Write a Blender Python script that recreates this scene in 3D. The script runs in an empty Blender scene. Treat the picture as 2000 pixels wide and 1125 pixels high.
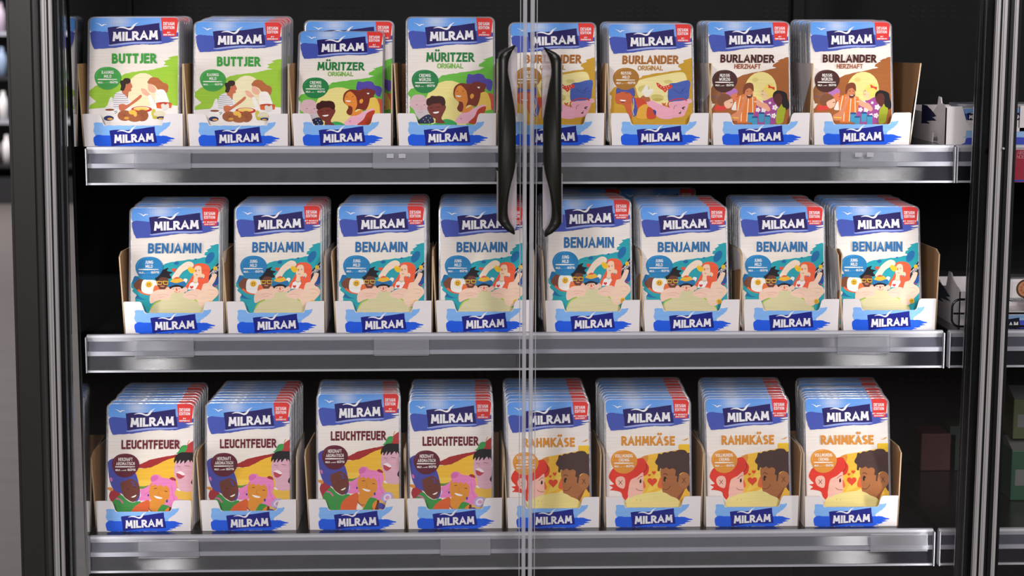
import bpy, bmesh, math, random
from mathutils import Vector, Matrix, Euler
from mathutils.geometry import tessellate_polygon
R = math.radians
sc = bpy.context.scene
col = sc.collection

# ------------------------------------------------------------------ camera
F = 3600.0                       # focal length in pixels of the 2000 px wide frame
CAM = Vector((0.0, -3.1, 1.5))
PITCH, YAW = 8.25, 1.8
cam = bpy.data.cameras.new('camera')
cam_o = bpy.data.objects.new('camera', cam); col.objects.link(cam_o)
cam.sensor_width = 36.0
cam.lens = F / 2000.0 * 36.0
cam_o.location = CAM
cam_o.rotation_euler = (R(90 - PITCH), 0, R(-YAW))
cam.clip_start = 0.05; cam.clip_end = 100
cam.dof.use_dof = True
cam.dof.focus_distance = 3.15
cam.dof.aperture_fstop = 5.6
sc.camera = cam_o
CM = Euler(cam_o.rotation_euler).to_matrix()

# ------------------------------------------------------------------ world, lights, exposure
sc.view_settings.view_transform = 'Standard'
sc.view_settings.look = 'None'
sc.view_settings.exposure = 0.0
sc.view_settings.gamma = 1.0
sc.view_settings.use_curve_mapping = False
sc.cycles.transparent_max_bounces = 40
sc.cycles.max_bounces = 10
sc.cycles.caustics_reflective = False
sc.cycles.caustics_refractive = False
w = bpy.data.worlds.new('world'); sc.world = w; w.use_nodes = True
w.node_tree.nodes['Background'].inputs[0].default_value = (1.0, 0.97, 0.95, 1)
w.node_tree.nodes['Background'].inputs[1].default_value = 0.09

fx0 = -4.4
def area(name, loc, rot, sx, sy, power, color=(1, .955, .965)):
    l = bpy.data.lights.new(name, 'AREA'); l.shape = 'RECTANGLE'
    l.size = sx; l.size_y = sy; l.energy = power; l.color = color
    o = bpy.data.objects.new(name, l); col.objects.link(o)
    o.location = loc; o.rotation_euler = rot
    return o
# two ceiling light lines running across the aisle, then fill panels added for brightness
area('ceiling_light_line', (-1.06, -3.0, 2.6), (R(25), 0, 0), 0.12, 1.5, 52)
area('ceiling_light_line', (1.47, -3.0, 2.6), (R(25), 0, 0), 0.12, 1.5, 58)
area('fill_panel', (0.1, -3.9, 2.3), (R(72), 0, 0), 3.2, 1.1, 74)  # softbox added behind the camera to light all three shelves evenly
area('fill_panel', (fx0, 10.2, 2.9), (R(40), 0, 0), 3.0, 1.0, 120)  # added fill that brightens the distant shelf unit
area('fill_panel', (-4.0, 7.0, 3.3), (0, 0, 0), 5.0, 9.0, 260)  # added overhead fill, lifts the dim floor past the left end

# ------------------------------------------------------------------ helpers
def at(px, py, Y):
    """world point in the vertical plane at depth Y that sits at photo pixel (px, py)"""
    d = CM @ Vector(((px - 1000) / F, -(py - 562.5) / F, -1.0))
    t = (Y - CAM.y) / d.y
    return CAM + d * t

def lin(h):
    h = h.lstrip('#')
    o = []
    for i in (0, 2, 4):
        c = int(h[i:i+2], 16) / 255.0
        o.append(c / 12.92 if c <= 0.04045 else ((c + 0.055) / 1.055) ** 2.4)
    return tuple(o)

MATS = {}
def mat(name, color, rough=0.5, metal=0.0, noise=0.06, scale=40.0, bump=0.0, spec=0.5, coat=0.0, emit=None, stretch=None):
    if name in MATS: return MATS[name]
    m = bpy.data.materials.new(name); m.use_nodes = True
    nt = m.node_tree; b = nt.nodes['Principled BSDF']
    c = lin(color) if isinstance(color, str) else color
    tc = nt.nodes.new('ShaderNodeTexCoord'); nz = nt.nodes.new('ShaderNodeTexNoise')
    nz.inputs['Scale'].default_value = scale; nz.inputs['Detail'].default_value = 4
    if stretch:
        mp = nt.nodes.new('ShaderNodeMapping'); mp.inputs['Scale'].default_value = stretch
        nt.links.new(tc.outputs['Object'], mp.inputs[0]); nt.links.new(mp.outputs[0], nz.inputs['Vector'])
    else:
        nt.links.new(tc.outputs['Object'], nz.inputs['Vector'])
    mx = nt.nodes.new('ShaderNodeMix'); mx.data_type = 'RGBA'
    mx.inputs[6].default_value = tuple(max(0, v * (1 - noise)) for v in c) + (1,)
    mx.inputs[7].default_value = tuple(min(1, v * (1 + noise)) for v in c) + (1,)
    nt.links.new(nz.outputs['Fac'], mx.inputs[0]); nt.links.new(mx.outputs[2], b.inputs['Base Color'])
    b.inputs['Roughness'].default_value = rough; b.inputs['Metallic'].default_value = metal
    b.inputs['Specular IOR Level'].default_value = spec
    b.inputs['Coat Weight'].default_value = coat; b.inputs['Coat Roughness'].default_value = 0.08
    if bump:
        bp = nt.nodes.new('ShaderNodeBump'); bp.inputs['Strength'].default_value = bump; bp.inputs['Distance'].default_value = 0.001
        nt.links.new(nz.outputs['Fac'], bp.inputs['Height']); nt.links.new(bp.outputs[0], b.inputs['Normal'])
    if emit:
        b.inputs['Emission Color'].default_value = tuple(emit[0]) + (1,); b.inputs['Emission Strength'].default_value = emit[1]
    MATS[name] = m
    return m

def clear(name, tint, gloss, rough, body=0.0, bodycol='dfe0e6', ior=1.45, bump=0.0):
    """clear plastic or glass sheet: transparent with a Fresnel reflection and a little milky body"""
    m = bpy.data.materials.new(name); m.use_nodes = True
    nt = m.node_tree; nt.nodes.remove(nt.nodes['Principled BSDF']); out = nt.nodes['Material Output']
    tr = nt.nodes.new('ShaderNodeBsdfTransparent'); tr.inputs[0].default_value = tuple(tint) + (1,)
    df = nt.nodes.new('ShaderNodeBsdfDiffuse'); df.inputs[0].default_value = lin(bodycol) + (1,)
    gl = nt.nodes.new('ShaderNodeBsdfGlossy'); gl.inputs['Roughness'].default_value = rough
    fr = nt.nodes.new('ShaderNodeFresnel'); fr.inputs[0].default_value = ior
    m1 = nt.nodes.new('ShaderNodeMixShader'); m1.inputs[0].default_value = body
    nt.links.new(tr.outputs[0], m1.inputs[1]); nt.links.new(df.outputs[0], m1.inputs[2])
    mu = nt.nodes.new('ShaderNodeMath'); mu.operation = 'MULTIPLY'; mu.inputs[1].default_value = gloss; mu.use_clamp = True
    nt.links.new(fr.outputs[0], mu.inputs[0])
    m2 = nt.nodes.new('ShaderNodeMixShader')
    nt.links.new(mu.outputs[0], m2.inputs[0]); nt.links.new(m1.outputs[0], m2.inputs[1]); nt.links.new(gl.outputs[0], m2.inputs[2])
    nt.links.new(m2.outputs[0], out.inputs['Surface'])
    if bump:
        tc = nt.nodes.new('ShaderNodeTexCoord'); nz = nt.nodes.new('ShaderNodeTexNoise'); nz.inputs['Scale'].default_value = 60
        bp = nt.nodes.new('ShaderNodeBump'); bp.inputs['Strength'].default_value = bump; bp.inputs['Distance'].default_value = 0.002
        nt.links.new(tc.outputs['Object'], nz.inputs['Vector']); nt.links.new(nz.outputs['Fac'], bp.inputs['Height'])
        nt.links.new(bp.outputs[0], gl.inputs['Normal'])
    MATS[name] = m
    return m

def print_material():
    m = bpy.data.materials.new('printed_colours'); m.use_nodes = True
    nt = m.node_tree; b = nt.nodes['Principled BSDF']
    a = nt.nodes.new('ShaderNodeAttribute'); a.attribute_name = 'ink'
    tc = nt.nodes.new('ShaderNodeTexCoord'); mp = nt.nodes.new('ShaderNodeMapping'); mp.inputs['Scale'].default_value = (14, 14, 330)
    nz = nt.nodes.new('ShaderNodeTexNoise'); nz.inputs['Scale'].default_value = 1.0; nz.inputs['Detail'].default_value = 3
    nt.links.new(tc.outputs['Object'], mp.inputs[0]); nt.links.new(mp.outputs[0], nz.inputs['Vector'])
    mr = nt.nodes.new('ShaderNodeMapRange'); mr.inputs[1].default_value = .3; mr.inputs[2].default_value = .7
    mr.inputs[3].default_value = .93; mr.inputs[4].default_value = 1.05
    nt.links.new(nz.outputs['Fac'], mr.inputs[0])
    vm = nt.nodes.new('ShaderNodeVectorMath'); vm.operation = 'SCALE'
    nt.links.new(a.outputs['Color'], vm.inputs[0]); nt.links.new(mr.outputs[0], vm.inputs['Scale'])
    nt.links.new(vm.outputs[0], b.inputs['Base Color'])
    b.inputs['Roughness'].default_value = 0.5; b.inputs['Specular IOR Level'].default_value = 0.12
    b.inputs['Coat Weight'].default_value = 0.0
    MATS['print'] = m
    return m
print_material()
clear('packet_plastic', (.975, .98, .99), 1.1, 0.12, body=0.03, bodycol='e6e2e8', bump=0.25)
clear('packet_rim', (.97, .975, .985), 1.3, 0.12, body=0.26, bodycol='eceaf4', bump=0.25)
clear('door_glass', (.985, .99, .99), 0.8, 0.0, body=0.0)
clear('clear_handle_plastic', (.86, .84, .86), 1.5, 0.1, body=0.4, bodycol='d8cfd4')
clear('glass_edge', (.8, .82, .84), 1.6, 0.15, body=0.42, bodycol='cfcdd2')
clear('label_holder_plastic', (.9, .9, .92), 1.2, 0.2, body=0.17, bodycol='e8e8ee')
clear('gasket_plastic', (.72, .74, .76), 2.0, 0.12, body=0.10, bodycol='a8aab0')
clear('dark_gasket', (.22, .22, .23), .8, 0.2, body=0.05, bodycol='55565a')
mat('card_white', 'ece4e4', .6, noise=.03, scale=90, bump=.1)
mat('card_brown', 'b98a5e', .8, noise=.12, scale=120, bump=.3, stretch=(1, 1, .15))
mat('card_edge', 'cdb08a', .9, noise=.3, scale=600)
mat('black_steel', '17171a', .35, noise=.1)
mat('black_gloss', '0b0b0c', .3, noise=.1, spec=.4)
mat('side_gloss', 'b6babe', .07, metal=1.0, noise=.05)
mat('deck_black', '0e0e10', .22, noise=.2, scale=12)
mat('back_dark', '131314', .6, noise=.2, spec=.15)
mat('slot_black', '020202', .8)
mat('post_brown', '1c1817', .42, noise=.12, scale=30, stretch=(1, 1, .2))
mat('chrome', 'a9a6a6', .36, metal=.35, noise=.14, scale=8, stretch=(30, 30, .6))
mat('alu_grey', 'a39f9f', .4, metal=.35, noise=.08)
mat('rail_light', 'a09fa9', .36, noise=.04)
mat('rail_upper', '4c4c58', .42, noise=.05, spec=.5)
mat('rail_dark', '14141d', .42, noise=.08, spec=.5)
# extruded plastic: the drawing lines along the rail spread reflections up and down
for n_, f_ in (('rail_dark', .13), ('rail_upper', .13)):
    nt_ = MATS[n_].node_tree; b_ = nt_.nodes['Principled BSDF']; b_.inputs['Specular IOR Level'].default_value = 0.1
    cx_ = nt_.nodes.new('ShaderNodeCombineXYZ'); cx_.inputs[0].default_value = 1.0
    gl_ = nt_.nodes.new('ShaderNodeBsdfAnisotropic'); gl_.distribution = 'GGX'; gl_.inputs['Roughness'].default_value = 0.36
    gl_.inputs['Anisotropy'].default_value = 0.985; gl_.inputs['Rotation'].default_value = 0.0
    nt_.links.new(cx_.outputs[0], gl_.inputs['Tangent'])
    mx_ = nt_.nodes.new('ShaderNodeMixShader'); mx_.inputs[0].default_value = f_
    nt_.links.new(b_.outputs[0], mx_.inputs[1]); nt_.links.new(gl_.outputs[0], mx_.inputs[2])
    nt_.links.new(mx_.outputs[0], nt_.nodes['Material Output'].inputs['Surface'])
mat('seal_black', '060607', .5, noise=.1, spec=.2)
mat('rail_white', 'b4b3ba', .4)
mat('handle_black', '14140f', .38, noise=.1, scale=100)
mat('cheese_yellow', 'e6d38c', .5, noise=.06)
mat('floor_grey', '69625f', .55, noise=.22, scale=3, stretch=(.6, 3, 1))
mat('wire_chrome', '4a4a4c', .15, metal=1.0)

def finish(name, bm, mats, parent=None, smooth=False, keep=None):
    me = bpy.data.meshes.new(name)
    bm.normal_update(); bm.to_mesh(me); bm.free()
    for m in (mats if isinstance(mats, (list, tuple)) else [mats]): me.materials.append(MATS[m])
    if smooth:
        for p in me.polygons: p.use_smooth = True
    o = bpy.data.objects.new(name, me); col.objects.link(o)
    if parent is not None: o.parent = parent
    return o

def empty(name, loc, label=None, cat=None, group=None):
    o = bpy.data.objects.new(name, None); o.empty_display_size = .02; col.objects.link(o); o.location = loc
    if label: tag(o, label, cat, group)
    return o

def tag(o, label, cat, group=None):
    o['label'] = label; o['category'] = cat
    if group: o['group'] = group
    return o

def box(bm, lo, hi, mi=0, bevel=0.0):
    x0, y0, z0 = lo; x1, y1, z1 = hi
    v = [bm.verts.new(p) for p in ((x0,y0,z0),(x1,y0,z0),(x1,y1,z0),(x0,y1,z0),(x0,y0,z1),(x1,y0,z1),(x1,y1,z1),(x0,y1,z1))]
    fs = [bm.faces.new([v[i] for i in f]) for f in ((0,3,2,1),(4,5,6,7),(0,1,5,4),(1,2,6,5),(2,3,7,6),(3,0,4,7))]
    for f in fs: f.material_index = mi
    if bevel:
        r = bmesh.ops.bevel(bm, geom=list({e for f in fs for e in f.edges}), offset=bevel, segments=2, affect='EDGES', profile=.5)
        for f in r['faces']: f.material_index = mi
    return v

def smooth_pts(pts, n=5, closed=True):
    out = []; N = len(pts)
    for i in range(N if closed else N - 1):
        p0 = pts[(i-1) % N] if closed or i > 0 else pts[i]
        p1 = pts[i]; p2 = pts[(i+1) % N]
        p3 = pts[(i+2) % N] if closed or i + 2 < N else p2
        for k in range(n):
            t = k / n
            out.append(tuple(.5*((2*p1[j]) + (-p0[j]+p2[j])*t + (2*p0[j]-5*p1[j]+4*p2[j]-p3[j])*t*t + (-p0[j]+3*p1[j]-3*p2[j]+p3[j])*t**3) for j in (0, 1)))
    if not closed: out.append(pts[-1])
    return out

def prism(bm, pts, y0, y1, mi=0, side=None, back=None, axis='y'):
    """extrude an outline given in (x, z) from y0 to y1"""
    tris = tessellate_polygon([[Vector((p[0], p[1], 0)) for p in pts]])
    mk = (lambda p, y: (p[0], y, p[1])) if axis == 'y' else (lambda p, y: (y, p[0], p[1]))
    a = [bm.verts.new(mk(p, y0)) for p in pts]; b = [bm.verts.new(mk(p, y1)) for p in pts]
    for t in tris:
        f = bm.faces.new([a[i] for i in t]); f.material_index = mi
        f = bm.faces.new([b[i] for i in reversed(t)]); f.material_index = mi if back is None else back
    n = len(pts)
    for i in range(n):
        f = bm.faces.new((a[i], a[(i+1) % n], b[(i+1) % n], b[i])); f.material_index = mi if side is None else side
    bmesh.ops.recalc_face_normals(bm, faces=bm.faces[:])

def bar(bm, a, b, wx, wy, mi=0):
    """near-vertical square bar between two points"""
    vs = []
    for p in (a, b):
        for sx, sy in ((-1,-1),(1,-1),(1,1),(-1,1)):
            vs.append(bm.verts.new((p[0]+sx*wx/2, p[1]+sy*wy/2, p[2])))
    for f in ((0,1,2,3),(7,6,5,4),(0,4,5,1),(1,5,6,2),(2,6,7,3),(3,7,4,0)):
        bm.faces.new([vs[i] for i in f]).material_index = mi

def tube(bm, pts, r, n=8, closed=False):
    rings = []
    N = len(pts)
    for i, p in enumerate(pts):
        p = Vector(p); q = Vector(pts[(i+1) % N] if (closed or i < N-1) else pts[i]); o = Vector(pts[(i-1) % N] if (closed or i > 0) else pts[i])
        d = (q - o).normalized(); u = d.cross(Vector((0, 1, 0)))
        if u.length < .1: u = d.cross(Vector((1, 0, 0)))
        u.normalize(); v = d.cross(u)
        rings.append([bm.verts.new(p + (u*math.cos(6.2832*k/n) + v*math.sin(6.2832*k/n))*r) for k in range(n)])
    for i in range(N if closed else N-1):
        A = rings[i]; B = rings[(i+1) % N]
        for k in range(n): bm.faces.new((A[k], A[(k+1) % n], B[(k+1) % n], B[k])).smooth = True
    if not closed:
        bm.faces.new(rings[0]); bm.faces.new(rings[-1])
# ------------------------------------------------------------------ flat print, built as thin coloured shapes
UM = 0.000209                    # metres per print unit
PACK_W, PACK_H = 0.150, 0.218
rng = random.Random(7)
# condensed display lettering, each glyph a few centre lines in a box (width, lines), y upwards
def _arc(cx, cy, rx, ry, a0, a1, n=7):
    return [(cx+rx*math.cos(R(a0+(a1-a0)*i/n)), cy+ry*math.sin(R(a0+(a1-a0)*i/n))) for i in range(n+1)]
GL = {
 'A': (.60, [[(0,0),(.30,1),(.60,0)], [(.12,.30),(.48,.30)]]),
 'B': (.46, [[(0,0),(0,1)], [(0,1)]+_arc(.20,.77,.20,.23,90,-90)+[(0,.54)], [(0,.54)]+_arc(.22,.27,.24,.27,90,-90)+[(0,0)]]),
 'C': (.44, [_arc(.27,.72,.27,.28,40,180)+_arc(.27,.28,.27,.28,180,320)]),
 'D': (.50, [[(0,0),(0,1)], [(0,1)]+_arc(.18,.68,.32,.32,90,0)+_arc(.18,.32,.32,.32,0,-90)+[(0,0)]]),
 'E': (.40, [[(0,0),(0,1)], [(0,1),(.40,1)], [(0,.52),(.34,.52)], [(0,0),(.40,0)]]),
 'F': (.38, [[(0,0),(0,1)], [(0,1),(.38,1)], [(0,.52),(.33,.52)]]),
 'G': (.48, [_arc(.27,.72,.27,.28,40,180)+_arc(.27,.28,.25,.28,180,350)+[(.50,.46)], [(.28,.46),(.52,.46)]]),
 'H': (.48, [[(0,0),(0,1)], [(.48,0),(.48,1)], [(0,.52),(.48,.52)]]),
 'I': (.0, [[(0,0),(0,1)]]),
 'J': (.20, [[(.20,1),(.20,.25)]+_arc(.0,.22,.20,.22,0,-90,5)+[(-.06,0)]]),
 'K': (.46, [[(0,0),(0,1)], [(.44,1),(.04,.48)], [(.10,.58),(.47,0)]]),
 'L': (.36, [[(0,1),(0,0)], [(0,0),(.38,0)]]),
 'M': (.68, [[(.02,0),(.10,1)], [(.10,1),(.35,.18)], [(.35,.18),(.60,1)], [(.60,1),(.68,0)]]),
 'N': (.50, [[(0,0),(0,1)], [(.01,1),(.49,0)], [(.50,0),(.50,1)]]),
 'O': (.54, [_arc(.27,.72,.27,.28,0,180)+_arc(.27,.28,.27,.28,180,360)+[(.54,.72)]]),
 'R': (.46, [[(0,0),(0,1)], [(0,1)]+_arc(.19,.74,.23,.26,90,-90)+[(0,.48)], [(.18,.48),(.46,0)]]),
 'S': (.42, [_arc(.22,.76,.20,.24,40,250,9)+_arc(.20,.25,.22,.25,70,-140,9)]),
 'T': (.44, [[(.22,0),(.22,1)], [(0,1),(.44,1)]]),
 'U': (.48, [[(0,1),(0,.28)]+_arc(.24,.24,.24,.24,180,360)+[(.48,1)]]),
 'V': (.52, [[(0,1),(.26,0)], [(.26,0),(.52,1)]]),
 'W': (.80, [[(0,1),(.20,0)], [(.20,0),(.40,.9)], [(.40,.9),(.60,0)], [(.60,0),(.80,1)]]),
 'Y': (.50, [[(0,1),(.25,.5)], [(.50,1),(.25,.5)], [(.25,.5),(.25,0)]]),
 'P': (.44, [[(0,0),(0,1)], [(0,1)]+_arc(.19,.74,.23,.26,90,-90)+[(0,.48)]]),
 'Z': (.42, [[(0,1),(.42,1)], [(.41,1),(.01,0)], [(0,0),(.42,0)]]),
}
for k_, u_ in (('A', '\u00c4'), ('O', '\u00d6'), ('U', '\u00dc')):
    w_ = GL[k_][0]; GL[u_] = (w_, GL[k_][1] + [[(w_/2-.15, 1.24), (w_/2-.14, 1.25)], [(w_/2+.14, 1.24), (w_/2+.15, 1.25)]])
_text_cache = {}
def text_tris(body, sw, gap):
    """triangles of a word in a box 0..1 wide, cap height 0..1 (umlaut dots above 1); sw = stroke over cap height"""
    key = (body, sw, gap)
    if key in _text_cache: return _text_cache[key]
    vs, tr = [], []; x = 0.0; h = sw/2
    for ch in body:
        if ch == ' ': x += .35; continue
        w_, lines = GL[ch.upper()]
        for nl, ln in enumerate(lines):
            P = [(x + h + px, h + py*(1-sw) if py <= 1 else py-.02) for px, py in ln]
            q = [P[0]]
            for p in P[1:]:
                if math.hypot(p[0]-q[-1][0], p[1]-q[-1][1]) > 1e-4: q.append(p)
            P = q
            if len(P) < 2: continue
            short = math.hypot(P[-1][0]-P[0][0], P[-1][1]-P[0][1]) < .05 and len(P) == 2
            n = len(P); Lf, Rt = [], []
            for i in range(n):
                a_ = P[max(0, i-1)]; b_ = P[min(n-1, i+1)]; dx, dy = b_[0]-a_[0], b_[1]-a_[1]; l = math.hypot(dx, dy)
                dx /= l; dy /= l; hh = h
                if 0 < i < n-1:
                    e1 = (P[i][0]-a_[0], P[i][1]-a_[1]); l1 = math.hypot(*e1); cs = abs((-dy)*(-e1[1]/l1)+dx*(e1[0]/l1)); hh = h/max(.6, cs)
                ex = 0
                if short: hh = h*1.0; ex = h
                elif i in (0, n-1):
                    # butt ends: squared off horizontally on slanting strokes
                    sg = -1 if i == 0 else 1; py = P[i][1]
                    if abs(dy) > .3 and n == 2: ex = 0
                    if (py < h*1.2 or abs(py-(1-h)) < h*.3) and abs(dy) > .3:
                        k2 = h/abs(dy); hx = h/abs(dy); yy = P[i][1]+sg*(1 if dy > 0 else -1)*h; xx = P[i][0]+sg*dx*k2
                        A = (xx-hx, yy); B = (xx+hx, yy)
                        if dy > 0: Lf.append(A); Rt.append(B)
                        else: Lf.append(B); Rt.append(A)
                        continue
                    if abs(dx) > .8 and n == 2: ex = h
                    if short: ex = h
                px_, py_ = P[i]; sg = -1 if i == 0 else (1 if i == n-1 else 0)
                px_ += dx*ex*sg; py_ += dy*ex*sg
                Lf.append((px_-dy*hh, py_+dx*hh)); Rt.append((px_+dy*hh, py_-dx*hh))
            base = len(vs); vs += Lf + Rt
            for i in range(n-1): tr += [(base+i, base+i+1, base+n+i+1, nl), (base+i, base+n+i+1, base+n+i, nl)]
        x += w_ + sw + gap
    W_ = x - gap
    vs = [(p[0]/W_, p[1]) for p in vs]
    _text_cache[key] = (vs, tr)
    return _text_cache[key]

def rrect(x0, y0, x1, y1, r, n=5):
    p = []
    for cx, cy, a in ((x1-r, y1-r, 0), (x0+r, y1-r, 90), (x0+r, y0+r, 180), (x1-r, y0+r, 270)):
        for k in range(n+1):
            t = R(a + 90*k/n); p.append((cx + r*math.cos(t), cy + r*math.sin(t)))
    return p

def pp(s):
    return [tuple(float(v) for v in q.split(',')) for q in s.split()]

class Art:
    """shapes in drawing units, y downwards; each shape lies a hair above the one before"""
    def __init__(s, x0=0, y0=0, scale=1.0, lean=0.0, clip=None):
        s.x0, s.y0, s.k, s.lean = x0, y0, scale, lean
        s.tris = []; s.layer = 0; s.clip = clip
        if clip:
            xs = [p[0] for p in clip]; ys = [p[1] for p in clip]
            s.inner = (min(xs)+42, min(ys)+42, max(xs)-42, max(ys)-42)
    def T(s, p):
        return ((p[0]-s.x0-(p[1]-s.y0)*s.lean)/s.k, (p[1]-s.y0)/s.k)
    def _add(s, tri, c):
        # tri in final units
        if s.clip:
            a, b, e, d = s.inner
            if not all(a <= p[0] <= e and b <= p[1] <= d for p in tri):
                poly = list(tri); n = len(s.clip)
                for i in range(n):
                    A = s.clip[i]; B = s.clip[(i+1) % n]; out = []
                    sd = lambda P: (B[0]-A[0])*(P[1]-A[1]) - (B[1]-A[1])*(P[0]-A[0])
                    for j in range(len(poly)):
                        P = poly[j]; Q = poly[(j+1) % len(poly)]; dp, dq = sd(P), sd(Q)
                        if dp >= 0: out.append(P)
                        if (dp >= 0) != (dq >= 0):
                            t = dp/(dp-dq); out.append((P[0]+(Q[0]-P[0])*t, P[1]+(Q[1]-P[1])*t))
                    poly = out
                    if len(poly) < 3: return
                for j in range(1, len(poly)-1): s.tris.append(((poly[0], poly[j], poly[j+1]), s.layer, c))
                return
        s.tris.append((tri, s.layer, c))
    def poly(s, c, pts, sm=False, raw=False, n=4, same=False):
        if isinstance(pts, str): pts = pp(pts)
        if sm: pts = smooth_pts(pts, n)
        if not raw: pts = [s.T(p) for p in pts]
        if not same: s.layer += 1
        if isinstance(c, str): c = lin(c)
        for t in tessellate_polygon([[Vector((p[0], p[1], 0)) for p in pts]]):
            s._add(tuple(pts[i] for i in t), c)
    def S(s, c, pts, **k): s.poly(c, pts, sm=True, **k)
    def ell(s, c, cx, cy, rx, ry, rot=0, n=22, same=False):
        a = R(rot)
        s.poly(c, [(cx+rx*math.cos(t)*math.cos(a)-ry*math.sin(t)*math.sin(a), cy+rx*math.cos(t)*math.sin(a)+ry*math.sin(t)*math.cos(a)) for t in [6.2832*i/n for i in range(n)]], same=same)
    def line(s, c, pts, wd, sm=False):
        if isinstance(pts, str): pts = pp(pts)
        if sm: pts = smooth_pts(pts, 4, closed=False)
        L, Rr = [], []
        for i, p in enumerate(pts):
            a = pts[max(0, i-1)]; b = pts[min(len(pts)-1, i+1)]
            dx, dy = b[0]-a[0], b[1]-a[1]; l = math.hypot(dx, dy) or 1
            nx, ny = -dy/l*wd/2, dx/l*wd/2
            L.append((p[0]+nx, p[1]+ny)); Rr.append((p[0]-nx, p[1]-ny))
        s.layer += 1
        if isinstance(c, str): c = lin(c)
        for i in range(len(pts)-1):
            q = [s.T(v) for v in (L[i], L[i+1], Rr[i+1], Rr[i])]
            s._add((q[0], q[1], q[2]), c); s._add((q[0], q[2], q[3]), c)
    def brush(s, c, pts, amp=5, step=14):
        """outline with a torn brush edge"""
        if isinstance(pts, str): pts = pp(pts)
        out = []
        for i, p in enumerate(pts):
            q = pts[(i+1) % len(pts)]; l = math.hypot(q[0]-p[0], q[1]-p[1]); n = max(1, int(l/step))
            for k in range(n):
                t = k/n; out.append((p[0]+(q[0]-p[0])*t+rng.uniform(-amp, amp)*(k > 0), p[1]+(q[1]-p[1])*t+rng.uniform(-amp, amp)*(k > 0)))
        s.poly(c, out)
    def text(s, c, body, x0, x1, y0, y1, bold=.2, slope=0.0, arch=0.0, gap=.085, grow=0.0):
        vs, tr = text_tris(body, bold, gap); s.layer += 1
        if isinstance(c, str): c = lin(c)
        q = []
        for u, v in vs:
            x = x0 + (x1-x0)*u; h = (y1-y0)*(1+grow*u)
            y = y1 - h*v + slope*(x-x0) + arch*math.sin(u*6.2832)
            q.append(s.T((x, y)))
        l0 = s.layer
        for t in tr:
            s.layer = l0 + t[3] % 4; s._add(tuple(q[i] for i in t[:3]), c)
        s.layer = l0 + 4
    def grid(s, fn, x0, y0, x1, y1, nx, ny):
        """gradient of ink: fn(u, v) -> linear colour"""
        s.layer += 1
        P = lambda i, j: (x0+(x1-x0)*i/nx, y0+(y1-y0)*j/ny)
        for i in range(nx):
            for j in range(ny):
                c = fn((i+.5)/nx, (j+.5)/ny); a, b, d, e = P(i, j), P(i+1, j), P(i+1, j+1), P(i, j+1)
                s._add((a, b, d), c); s._add((a, d, e), c)
    def mesh(s, name, fx, fz, y=0.0, step=0.000014):
        """to a mesh in the x-z plane, shapes stacked towards -y"""
        vs, fs, cs = [], [], []
        for tri, l, c in s.tris:
            a, b, d = tri
            if abs((b[0]-a[0])*(d[1]-a[1])-(b[1]-a[1])*(d[0]-a[0])) < 1e-4: continue
            if (b[0]-a[0])*(d[1]-a[1])-(b[1]-a[1])*(d[0]-a[0]) > 0: a, b, d = a, d, b
            i = len(vs)
            for p in (a, b, d): vs.append((fx(p[0]), y - l*step, fz(p[1])))
            fs.append((i, i+1, i+2)); cs.append(c)
        me = bpy.data.meshes.new(name); me.from_pydata(vs, [], fs)
        ca = me.color_attributes.new('ink', 'FLOAT_COLOR', 'CORNER')
        buf = []
        for c in cs: buf += list(c[:3] + (1.0,)) * 3
        ca.data.foreach_set('color', buf)
        me.materials.append(MATS['print'])
        return me

NAVY = '261f60'; DEEP = '4656ae'; SKY = '6ea6ea'; WHITE = 'f0ecef'; CREAM = 'efe6e0'
def wordmark(a, x0, y0, k, box_c=NAVY, word='MILRAM'):
    """the maker's blue banner with gull and lettering; drawn 400 wide, 150 high from (x0, y0), scaled by k"""
    Q = lambda s: [(x0 + p[0]*k, y0 + p[1]*k) for p in pp(s)]
    a.poly(box_c, smooth_pts(Q('0,36 60,28 130,32 200,27 280,17 345,7 398,0'), 4, False) + smooth_pts(Q('400,40 410,95 416,146'), 3, False) + smooth_pts(Q('340,152 260,149 180,154 90,166 15,178'), 4, False) + Q('12,120 4,70'))
    a.poly(WHITE, smooth_pts(Q('66,44 95,32 128,32 160,42 180,36 200,12 236,-6 215,14 196,44 176,56 158,54 130,44 100,40'), 4))
    a.text(WHITE, word, x0+38*k, x0+388*k, y0+72*k, y0+148*k, bold=.235, slope=-.036, arch=2*k, gap=.07, grow=-.03)

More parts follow.
